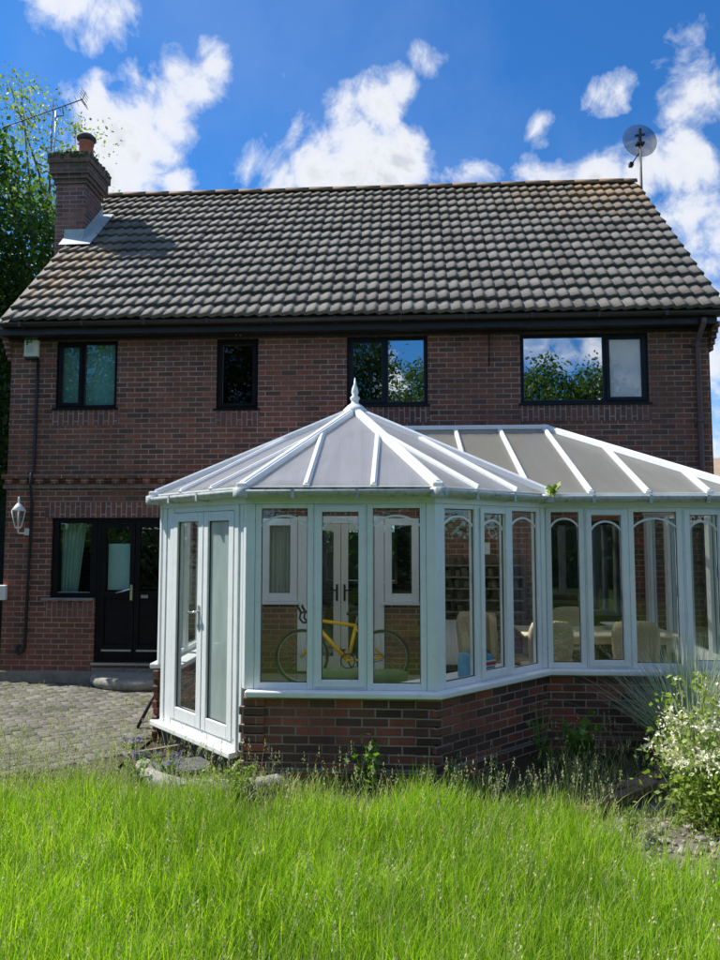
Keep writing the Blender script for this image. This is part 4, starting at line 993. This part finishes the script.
# dining table and chairs
t = thing('dining_table', 'long pale dining table in the lean-to end of the conservatory', 'table', (2.28,9.05,FZ))
MB().box(-.85,.95,-.45,.45,.72,.75).build('table_top', M['tablecloth'], t, .01); MB().box(-.78,.88,-.38,.38,.64,.719).build('apron', M['tablecloth'], t)
for sx_, sy_ in ((-1,-1),(1,-1),(-1,1),(1,1)): MB().box(.05+sx_*.76-.03,.05+sx_*.76+.03,sy_*.36-.03,sy_*.36+.03,0,.639).build('leg', M['tablecloth'], t)
o = MB().lathe([(.05,0),(.06,.01),(.11,.05),(.16,.07),(.165,.075),(.11,.058),(.04,.02)],20).build('serving_bowl', M['white'], None, 0, (2.62,9.2,FZ+.751)); tag(o, 'wide shallow white bowl on the dining table', 'bowl')
def make_chair():
    t = thing('rattan_chair', 'x', 'chair', (0,0,0), 0, 'cream rattan chairs round the table')
    b = MB(); b.box(-.23,.23,-.24,.2,.39,.45); b.build('seat', M['wicker'], t, .03)
    b = MB(); N = 16; rows = []
    for v in range(9):
        z = .42+v*.065; wdt = .225+.03*math.sin(v/8*PI*.6)
        if v > 5: wdt *= (1, .985, .93, .80)[v-5]
        rows.append(b.add([(-wdt+2*wdt*q/N, .20+.03*v/8+.06*(1-(abs(q-N/2)/(N/2))**2)-.03+.005*(q%2), z+(.02*(1-(abs(q-N/2)/(N/2))**2) if v == 8 else 0)) for q in range(N+1)]))
    for a, c in zip(rows, rows[1:]):
        for q in range(N): b.face((a+q,a+q+1,c+q+1,c+q),None,True)
    b.build('backrest', M['wicker'], t, solid=.03)
    for sx_ in (-1,1):
        for y0_ in (-.21,.18): MB().tube([(sx_*.20,y0_,.40),(sx_*.215,y0_*1.08,0)],[.025,.018],8).build('leg', M['wicker'], t)
    return t
def copy_tree(o, parent=None):
    c = o.copy(); COL.objects.link(c)
    if parent: c.parent = parent
    for chd in [x for x in bpy.data.objects if x.parent == o]: copy_tree(chd, c)
    return c
ch0 = make_chair()
for k,(x,y,rz_,lab) in enumerate(((1.62,8.42,R(180+8),'rattan chair with its back to the window at the near left of the table'),(2.62,8.50,R(180-6),'rattan chair with its back to the window at the near middle of the table'),
                     (2.25,9.62,R(4),'rattan chair on the far side of the table against the house wall'),(1.33,8.95,R(84),'rattan chair at the left end of the table seen side on'),(1.0,9.42,R(160),'rattan chair pulled away from the table beside the radiator'))):
    c = ch0 if k == 0 else copy_tree(ch0)
    c.location = (x,y,FZ); c.rotation_euler = (0,0,rz_); c['label'] = lab

# ------------------------------------------------------------------ by the patio door
b = MB(); N = 22; pr = []
for r_, z in ((.70,0),(.74,.03),(.75,.08),(.73,.125),(.68,.145)):
    pr.append(b.add([(r_*math.cos(PI+PI*j/N)*1.06, r_*.78*math.sin(PI+PI*j/N), z+.004*math.sin(j*2.1)) for j in range(N+1)]))
for a, c in zip(pr, pr[1:]):
    for j in range(N): b.face((a+j,a+j+1,c+j+1,c+j),None,True)
b.face([pr[-1]+j for j in range(N+1)]); b.face([pr[k] for k in range(5)]+[pr[k]+N for k in range(4,-1,-1)])
o = b.build('door_step', M['stone'], None, 0, (-3.55,10.07,.0)); tag(o, 'half round weathered stone step below the black patio door', 'step')
o = MB().tube([(-2.83,7.72,.0),(-2.62,7.80,.44)],.018,8).build('stick', M['black']); tag(o, 'black stick leaning on the conservatory brick pier', 'stick')
o = MB().box(-.26,.26,-.15,.15,0,.045).build('slate_slab', M['slate'], None, .01, (-1.98,6.50,-.03)); o.rotation_euler = (R(5),R(-3),R(18)); tag(o, 'dark slate slab lying in front of the conservatory doors', 'slab')
o = MB().box(-.35,.35,-.02,.02,0,.04).build('timber_offcut', M['wood_l'], None, .004, (-2.25,6.92,.01)); o.rotation_euler = (0,R(-4),R(24)); tag(o, 'thin grey timber offcut on the soil below the door sill', 'timber')
# curved edging kerb in front of the doors
b = MB(); N = 18; pts = [(-1.55-.75*math.cos(PI*.05+PI*.72*k/N)*1.0, 6.55-.62*math.sin(PI*.05+PI*.72*k/N), .0) for k in range(N+1)]
b.tube(pts,.085,8); o = b.build('curved_kerb', M['stone']); tag(o, 'curved pale stone edging bedded in weeds before the conservatory doors', 'kerb')
# diagonal brick edging and pebbles on the right
t = thing('brick_edging', 'diagonal row of flat brown bricks edging the right hand bed', 'edging', (1.25,5.45,-.02), R(40))
for k in range(8):
    for r_ in range(2):
        b = MB(); b.box(k*.225+.004+.11*(r_%2),k*.225+.218+.11*(r_%2),r_*.108,r_*.108+.103,0,.07); o = b.build('brick', M['edgebrick'], t, .008); o.location.z = random.gauss(0,.005); o.rotation_euler = (random.gauss(0,.02),random.gauss(0,.02),random.gauss(0,.02))
pvv = []; pff = []
def stone_mesh(x, y, z, r, squash):
    k = len(pvv); ph_ = random.random()*6
    for a in range(5):
        th = PI*a/4-PI/2
        for j in range(7):
            rr = r*math.cos(th)*(1+.25*math.sin(j*2.3+ph_)); pvv.append((x+rr*math.cos(2*PI*j/7+ph_), y+rr*math.sin(2*PI*j/7+ph_), z+r*squash*math.sin(th)))
    for a in range(4):
        for j in range(7): pff.append((k+a*7+j,k+a*7+(j+1)%7,k+(a+1)*7+(j+1)%7,k+(a+1)*7+j))
for _ in range(1500):
    s = random.random(); x = 1.2+random.random()*2.5; y = 4.0+random.random()*2.0
    if y > 5.25+(x-1.3)*.84 or y < 5.0-min((x-1.15)*1.5,1.0) or random.random() < (x-1.6)*.6: continue
    stone_mesh(x, y, -.02+random.random()*.012, random.choice((.006,.008,.01,.012,.016,.022,.032,.045)), .55)
tag(npmesh('pebbles', pvv, pff, M['pebble'], smooth=True), 'pale pebbles and stone chippings on the right hand bed', 'pebbles', None, 'stuff')
g = MB(); g.poly([(1.2,5.30,-.026),(2.0,3.9,-.026),(4.6,3.9,-.026),(4.6,6.3,-.026),(2.4,6.3,-.026)]); tag(g.build('gravel_bed', m_soil('gritty soil', (.12,.105,.08), (.26,.24,.2))), kind='structure')

# ------------------------------------------------------------------ vegetation
def blades(xy, h, wd, lean, curve=.5, rows=3, z0=None):
    """curved tapering blades; returns verts, quads, tris (numpy)"""
    n = len(xy); az = RNG.random(n)*2*PI; fa = az+RNG.normal(0,.6,n)+PI/2
    v = np.zeros((n, rows*2+1, 3)); dirx, diry = np.cos(az), np.sin(az); wx, wy = np.cos(fa), np.sin(fa)
    zb = np.zeros(n) if z0 is None else z0
    for r in range(rows+1):
        t_ = r/rows; off = lean*h*(t_**(1+curve)); zz = h*(t_-.28*lean*t_*t_)
        cx = xy[:,0]+dirx*off; cy = xy[:,1]+diry*off
        if r < rows:
            hw = wd*.5*(1-.55*t_)
            v[:,2*r] = np.stack([cx-wx*hw, cy-wy*hw, zb+zz],1); v[:,2*r+1] = np.stack([cx+wx*hw, cy+wy*hw, zb+zz],1)
        else: v[:,2*r] = np.stack([cx,cy,zb+zz],1)
    k = rows*2+1; base = (np.arange(n)*k)[:,None]
    q = np.concatenate([base+np.array([[2*r,2*r+1,2*r+3,2*r+2]]) for r in range(rows-1)],0)
    tr = base+np.array([[2*rows-2,2*rows-1,2*rows]])
    return v.reshape(-1,3), q, tr
def scatter(n, x0, x1, y0, y1, keep=None):
    p = np.stack([RNG.uniform(x0,x1,n), RNG.uniform(y0,y1,n)],1)
    return p if keep is None else p[keep(p)]
def nz2(p, s, ph=0): return np.sin(p[:,0]*s+ph+1.7*np.sin(p[:,1]*s*.7+ph))*np.sin(p[:,1]*s*1.2+2*ph+1.3*np.sin(p[:,0]*s*.6))
def merge(parts):
    V, Qs, Ts = [], [], []; o = 0
    for v, q, t_ in parts: V.append(v); Qs.append(q+o); Ts.append(t_+o); o += len(v)
    return np.concatenate(V), np.concatenate(Qs), np.concatenate(Ts)
edge = lambda p: p[:,1] < 5.46+.12*np.sin(p[:,0]*2.3)+.08*np.sin(p[:,0]*7)-np.clip((p[:,0]-1.15)*1.5,0,1.0)+np.clip(-1.8-p[:,0],0,4)*.12
fov = lambda p: (np.abs(p[:,0]+.06*p[:,1]) < .60*p[:,1]+.9) & edge(p)
p = scatter(235000,-5.2,5.2,1.7,6.0,fov); 
dens_ = nz2(p,2.1,.5)*.25+nz2(p,5.3,2)*.18+.8; p = p[RNG.random(len(p)) < dens_]
h = np.clip(.24+.07*nz2(p,1.7,1)+.05*nz2(p,4.5,3)+RNG.normal(0,.06,len(p)),.08,.5)
PARTS = [blades(p,h,RNG.uniform(.003,.0062,len(p)),np.clip(RNG.normal(.42,.22,len(p)),.05,1.1))]
p = scatter(9000,-9,9,-4,6.0,lambda p: edge(p) & ~fov(p)); PARTS.append(blades(p,RNG.uniform(.15,.35,len(p)),RNG.uniform(.006,.014,len(p)),RNG.uniform(.2,.8,len(p))))
V, Q, T3 = merge(PARTS); tag(npmesh('lawn_grass', V, Q, M['grass'], None, T3), 'long uncut bright green lawn grass across the foreground', 'grass', None, 'stuff')
# seed-heading grasses: stems with small panicles
def seed_heads(pts, hts, size, lean=.25):
    n = len(pts); vs, qs, ts = blades(pts, hts, np.full(n,.0032), np.full(n,lean), .6, 3)
    tips = vs.reshape(n,-1,3)[:,-1]
    m = 16; a = RNG.random((n,m)); rad = size*(1-a)*.32*RNG.random((n,m)); an = RNG.random((n,m))*2*PI
    c = np.stack([tips[:,None,0]+rad*np.cos(an), tips[:,None,1]+rad*np.sin(an), tips[:,None,2]-size*(1-a)+size*.3],2).reshape(-1,3)
    d = RNG.normal(size=(len(c),3)); d /= np.linalg.norm(d,axis=1)[:,None]; e = np.cross(d, RNG.normal(size=(len(c),3))); e /= np.linalg.norm(e,axis=1)[:,None]
    d[:,2] = np.abs(d[:,2])+.7; L = .011; Wd = .0035
    v2 = np.stack([c-d*L/2, c+e*Wd, c+d*L/2, c-e*Wd],1).reshape(-1,3)
    q2 = (np.arange(len(c))*4)[:,None]+np.arange(4)[None]
    return merge([(vs,qs,ts),(v2,q2,np.zeros((0,3),int))])
p1 = scatter(900,-4,3.5,2.3,5.2,fov)
p2 = scatter(800,-3.6,1.6,5.2,6.12,lambda p: (p[:,1] < 6.05-np.clip(-1.2-p[:,0],0,2)*.1) & (RNG.random(len(p)) < .35+.45*(nz2(p,3.1,1)>0)) & (p[:,1] > 4.9))
p3 = scatter(500,-5.5,-1.6,5.4,7.0)
p4 = scatter(160,1.4,3.6,5.8,7.1)
S = merge([seed_heads(p1,RNG.uniform(.34,.55,len(p1)),.09,.3), seed_heads(p2,RNG.uniform(.14,.42,len(p2)),.10,.22), seed_heads(p3,RNG.uniform(.12,.38,len(p3)),.07,.3), seed_heads(p4,RNG.uniform(.2,.5,len(p4)),.08,.3)])
tag(npmesh('seed_grass', S[0], S[1], M['seed'], None, S[2]), 'tall pale seeding grasses along the conservatory base and through the lawn', 'grass', None, 'stuff')
# rough green growth at the foot of the wall and in the patio joints
q1 = scatter(7000,-3.4,1.6,5.05,6.15,lambda p: RNG.random(len(p)) < .25+.6*(nz2(p,2.7,4)>-.1))
q2 = scatter(5200,-5.6,-1.6,5.4,7.4,lambda p: RNG.random(len(p)) < np.clip((7.3-p[:,1])/2.0,0,1)**1.5*(.4+.6*(nz2(p,2.2,1)>0)))
q3 = scatter(5200,-5.8,-2.6,6.6,9.95,lambda p: RNG.random(len(p)) < .12+.6*(nz2(p,3.2,1)>.25)+.25*(p[:,1]<7.6))
q4 = scatter(9000,1.3,4.2,3.5,7.2,lambda p: RNG.random(len(p)) < .2+.6*(nz2(p,3.7,2)>.1))
G = merge([blades(q1,RNG.uniform(.05,.22,len(q1)),RNG.uniform(.004,.009,len(q1)),RNG.uniform(.2,.8,len(q1))), blades(q2,RNG.uniform(.05,.24,len(q2)),RNG.uniform(.004,.008,len(q2)),RNG.uniform(.2,.9,len(q2))),
           blades(q3,RNG.uniform(.015,.09,len(q3))*(1+.9*(q3[:,1]<7.6)),RNG.uniform(.003,.006,len(q3)),RNG.uniform(.3,.9,len(q3))), blades(q4,RNG.uniform(.05,.26,len(q4)),RNG.uniform(.004,.008,len(q4)),RNG.uniform(.3,.9,len(q4)))])
M['rough'] = m_leaf('rough grass', [(0,(.15,.25,.03)),(.5,(.26,.36,.07)),(1,(.46,.46,.24))], .4, (1.3,1.4,.7))
tag(npmesh('rough_grass', G[0], G[1], M['rough'], None, G[2]), 'ragged weeds and rough grass between paving, kerb and brick base', 'weeds', None, 'stuff')

def leaf_cloud(centres, n_each, spread, size, flat=0):
    c = np.repeat(np.asarray(centres), n_each, 0); m = len(c); sp = np.repeat(np.broadcast_to(spread,(len(centres),)), n_each)
    c = c+RNG.normal(size=(m,3))*sp[:,None]*np.array([1,1,.8])*.5
    d = RNG.normal(size=(m,3)); d[:,2] *= (1-flat); d /= np.linalg.norm(d,axis=1)[:,None]
    e = np.cross(d, RNG.normal(size=(m,3))); e /= np.linalg.norm(e,axis=1)[:,None]; nn = np.cross(d,e)
    s = size*RNG.uniform(.6,1.35,m)[:,None]
    v = np.stack([c-d*s*.5, c+e*s*.3+nn*s*.06, c+d*s*.5, c-e*s*.3+nn*s*.06],1).reshape(-1,3)
    return v, (np.arange(m)*4)[:,None]+np.arange(4)[None]
def tree(name, label, base, trunk_h, blobs, n_clump, n_leaf, size, leafmat, spread=.55, shell=.55, limb=True, group=None, trunk_r=.22):
    t = thing(name, label, 'tree', base, 0, group)
    cs = []
    for (cx, cy, cz, rx, ry, rz_), frac in blobs:
        k = int(n_clump*frac); d = RNG.normal(size=(k,3)); d /= np.linalg.norm(d,axis=1)[:,None]
        rr = shell+(1-shell)*RNG.random(k)**.6; rr *= 1+.16*np.sin(d[:,0]*5+cx)*np.cos(d[:,2]*6+cz)
        cs.append(np.array([cx,cy,cz])+d*rr[:,None]*np.array([rx,ry,rz_]))
    cs = np.concatenate(cs)
    v, q = leaf_cloud(cs, n_leaf, spread*RNG.uniform(.6,1.3,len(cs)), size)
    npmesh('crown', v, q, leafmat, t)
    b = MB(); b.tube([(0,0,-.1),(.05,0,trunk_h*.4),(-.04,.05,trunk_h*.75),(0,0,trunk_h)],[trunk_r*1.25,trunk_r,trunk_r*.8,trunk_r*.6],10); tr = b.build('trunk', M['bark'], t)
    b = MB()
    for idx in RNG.choice(len(cs), min(len(cs), 26), replace=False):
        e = Vector(cs[idx]); s_ = Vector((0,0,trunk_h*random.uniform(.5,1))); m1 = s_.lerp(e,.5)+Vector((random.gauss(0,.2),random.gauss(0,.2),.2))
        b.tube([s_,m1,e],[trunk_r*.35,trunk_r*.18,.012],6)
    b.build('limbs', M['bark'], tr)
    return t
tree('broadleaf_tree','dense dark green broadleaf tree behind the left gable',(-11.2,16,0),6,[((0,0,8.3,3.1,3.0,3.5),.45),((.7,-.5,4.6,2.6,2.6,2.6),.35),((-2,0,5.5,3,3,4),.2)],700,150,.14,M['leafd'],.75,.4)
tree('sparse_tree','tall airy yellow green tree showing sky through it behind the chimney',(-13.8,27,0),13,[((-1.3,0,16.8,3.2,3,3.6),.8),((.9,0,15.4,1.3,1.5,2.2),.2)],110,50,.15,M['leafl'],.8,.3,trunk_r=.24)
tree('garden_tree','garden boundary tree left of the patio, outside the photograph',(-11.2,8.4,0),2.2,[((0,0,3.4,1.9,1.9,1.9),1)],240,60,.2,M['leafm'],.8,.4)
# trees at the far end of the garden, mirrored in the upper windows
for k,(x,y,hh,rx) in enumerate(((-16,-14,13,4.5),(-9.5,-13,14,4),(-3.2,-13,12.5,3.2),(3.4,-16,10.5,2.6),(6.4,-14,9.8,2.3),(9.2,-14.5,10.2,2.2),(14.5,-14,9,3),(.4,-19,11,2.6))):
    tree('garden_tree',('widest leafy tree in the far left corner of the garden','tallest leafy tree at the bottom of the garden','tall leafy tree mirrored in the two pane upper window','leafy tree of middling height behind the tall ones','low rounded tree mirrored at the left of the widest upper window','lowest tree of the row at the garden end','spreading tree in the far right corner of the garden','slim tree standing behind the others at the garden end')[k],(x,y,0),hh*.45,[((0,0,hh*.62,rx,rx,hh*.38),.7),((rx*.4,0,hh*.4,rx*.8,rx*.8,hh*.3),.3)],340,90,.19,M['leafm'],.9,.3,group='trees at the end of the garden')
# clipped hedges round the plot
def hedge(lab, x0, x1, y0, y1, h):
    t = thing('hedge', lab, 'hedge', (x0,y0,0)); n = int((x1-x0+y1-y0)*h*16)
    c = np.stack([RNG.uniform(0,x1-x0,n),RNG.uniform(0,y1-y0,n),h*RNG.random(n)**.7],1); v, q = leaf_cloud(c, 14, .5, .16); npmesh('foliage', v, q, M['leafm'], t)
    MB().box(.15,x1-x0-.15,.15,y1-y0-.15,-.05,h*.9).build('twig_shade_core', M['hedgecore'], t)  # solid dark box for the twigs and shade inside the foliage
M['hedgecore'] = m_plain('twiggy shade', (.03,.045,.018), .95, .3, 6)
hedge('long dark hedge across the bottom of the garden behind the viewer',-18,18,-10.5,-9.3,2.6)
hedge('dark hedge along the left boundary beside the gable',-9.6,-8.6,11.0,26,3.4)
hedge('hedge on the right boundary beyond the conservatory',8.2,9.2,-9,8.5,2.2)
hedge('hedge along the front of the plot on the far side of the house',-8.5,16,21,22,2.4)
hedge('hedge on the left boundary beside the lawn',-11.6,-10.6,-9,6.5,2.0)
# plants in the beds
def leafy_plant(name, label, loc, h, rad, n, size, mat, cat='plant', stems=6, group=None):
    t = thing(name, label, cat, loc, 0, group)
    cs = []; b = MB()
    for k in range(stems):
        a = 2*PI*k/stems+random.random(); e = Vector((rad*math.cos(a)*random.uniform(.3,1), rad*math.sin(a)*random.uniform(.3,1), h*random.uniform(.7,1)))
        b.tube([(0,0,0),e*.5+Vector((0,0,h*.08)),e],[.006,.005,.002],5)
        for q in range(1,6): cs.append(tuple(e*(q/5)+Vector((0,0,h*.06*math.sin(q)))))
    b.build('stem', M['weed'], t)
    v, q = leaf_cloud(cs, max(1,n//len(cs)), .16*max(h,rad), size, .5); npmesh('foliage', v, q, mat, t)
    return t
leafy_plant('leafy_weed','bushy bright green weed against the middle of front brick base',(-.28,5.98,-.03),.44,.16,150,.062,M['weed'])
leafy_plant('leafy_weed','low broad leaved green plant in the corner by the recessed brick wall',(1.62,6.90,-.03),.42,.2,60,.12,M['weed'])
leafy_plant('leafy_weed','pale green weed clump at the left end of front brick base',(-1.30,5.80,-.03),.32,.16,120,.05,M['weedy'])
leafy_plant('leafy_weed','yellow green weed below the right end of the door sill',(-1.55,5.95,-.03),.22,.18,110,.045,M['weedy'])
leafy_plant('leafy_weed','slim green weed at the corner of front and angled brick base',(.42,5.95,-.03),.34,.08,60,.045,M['weed'])
leafy_plant('leafy_weed','tall thin weed beside the angled brick wall foot',(1.22,6.62,-.03),.62,.10,80,.05,M['weed'])
leafy_plant('leafy_weed','small pale weed in front of the diagonal brick edging',(1.55,5.15,-.03),.26,.12,70,.04,M['weedy'])
leafy_plant('leafy_weed','low weed between kerb and patio blocks',(-2.25,6.15,-.02),.22,.22,110,.045,M['weed'])
def flower_plant(label, loc, h, rad):
    t = leafy_plant('violet_plant', label, loc, h*.8, rad, 60, .04, M['weed'], 'flower')
    cs = [(rad*random.uniform(-1,1),rad*random.uniform(-1,1),h*random.uniform(.7,1.05)) for _ in range(16)]
    v, q = leaf_cloud(cs, 7, .022, .026); npmesh('flower', v, q, M['bluepetal'], t)
flower_plant('low violet flowering plant near the leaning stick',(-2.62,6.98,-.02),.12,.10)
flower_plant('violet flowering plant on the dark slate slab edge',(-2.05,6.38,-.02),.15,.16)
flower_plant('violet flowers just left of the curved stone edging',(-2.40,6.62,-.02),.10,.08)
# plant growing in the gutter
t = leafy_plant('gutter_weed','small green weed sprouting from the conservatory gutter corner',(1.50,7.20,2.44),.13,.08,16,.09,M['weedy'],stems=4)
# ornamental grass fan
t = thing('ornamental_grass','large fan of stiff blue green grass against recessed brick wall','plant',(2.62,6.85,-.03))
n = 1100; pp = np.stack([RNG.normal(0,.07,n),RNG.normal(0,.06,n)],1); v,q,tr_ = blades(pp,RNG.uniform(.7,1.3,n),RNG.uniform(.006,.011,n),np.abs(RNG.normal(.55,.32,n)),.1,4)
npmesh('foliage', v, q, M['orngrass'], t, tr_)
# white flowering shrub
t = thing('flowering_shrub','white flowered bushy plant spilling over the right hand bed','plant',(2.24,5.40,-.03))
cs = []; b = MB(); fl = []
for k in range(64):
    a = random.random()*2*PI; r_ = .43*math.sqrt(random.random()); hh = random.uniform(.45,1.02)*(1-.35*(r_/.46)**2)
    e = Vector((r_*math.cos(a)*1.1, r_*math.sin(a), hh)); b.tube([(e.x*.25,e.y*.25,0),(e.x*.7,e.y*.7,hh*.5),e],[.005,.004,.002],5)
    for q in range(1,7): cs.append((e.x*(.25+.75*q/6),e.y*(.25+.75*q/6),hh*q/6*.95))
    if random.random() < (.62 if hh > .5 else .25): fl.append(tuple(e))
b.build('stem', M['weedy'], t); v, q = leaf_cloud(cs, 8, .18, .048, .3); npmesh('foliage', v, q, M['weedy'], t)
for c_ in fl:
    v, q = leaf_cloud([c_], random.randint(45,90), random.uniform(.07,.115), .034); npmesh('flower_head', v, q, M['petal'], t)
for lab,(x,y),hh in (('tall pale stem topped with buds left of the white shrub',(2.02,5.55),1.02),('tall pale flowering stem rising behind the white shrub',(2.22,5.58),1.06),('leaning budded stem at the right of the white shrub',(2.52,5.5),.98)):
    t = thing('tall_stem', lab, 'plant', (x,y,-.03)); b = MB(); b.tube([(0,0,0),(.02,0,hh*.5),(.0+random.gauss(0,.04),0,hh)],[.007,.006,.004],6)
    b.build('stem', M['weedy'], t); cs = [(random.gauss(.01,.03),random.gauss(0,.03),hh*z) for z in (.45,.6,.72,.82,.9,.97,1.0)]; v, q = leaf_cloud(cs, 7, .05, .05, .2); npmesh('foliage', v, q, M['weedy'], t)
    v, q = leaf_cloud([(0,0,hh),(.03,0,hh*.9)], 10, .04, .022); npmesh('flower', v, q, M['petal'], t)
# distant neighbour on the right
nb = thing('neighbour_house','distant house with a beige roof seen past the right corner','house',(17.0,34,0))
MB().box(-5,5,-4,4,0,3.2).build('wall', M['plaster'], nb)
b = MB(); b.poly([(-5.3,-4.3,3.1),(5.3,-4.3,3.1),(5.3,0,5.6),(-5.3,0,5.6)]); b.poly([(5.3,4.3,3.1),(-5.3,4.3,3.1),(-5.3,0,5.6),(5.3,0,5.6)]); b.poly([(-5.3,-4.3,3.1),(-5.3,0,5.6),(-5.3,4.3,3.1)]); b.build('roof', m_plain('beige roof', (.36,.27,.18), .9, .15, 3), nb, solid=.1)
for x in (-3,0,3): MB().box(x-.6,x+.6,-4.06,-3.98,1.0,2.3).build('window', M['navy'], nb)
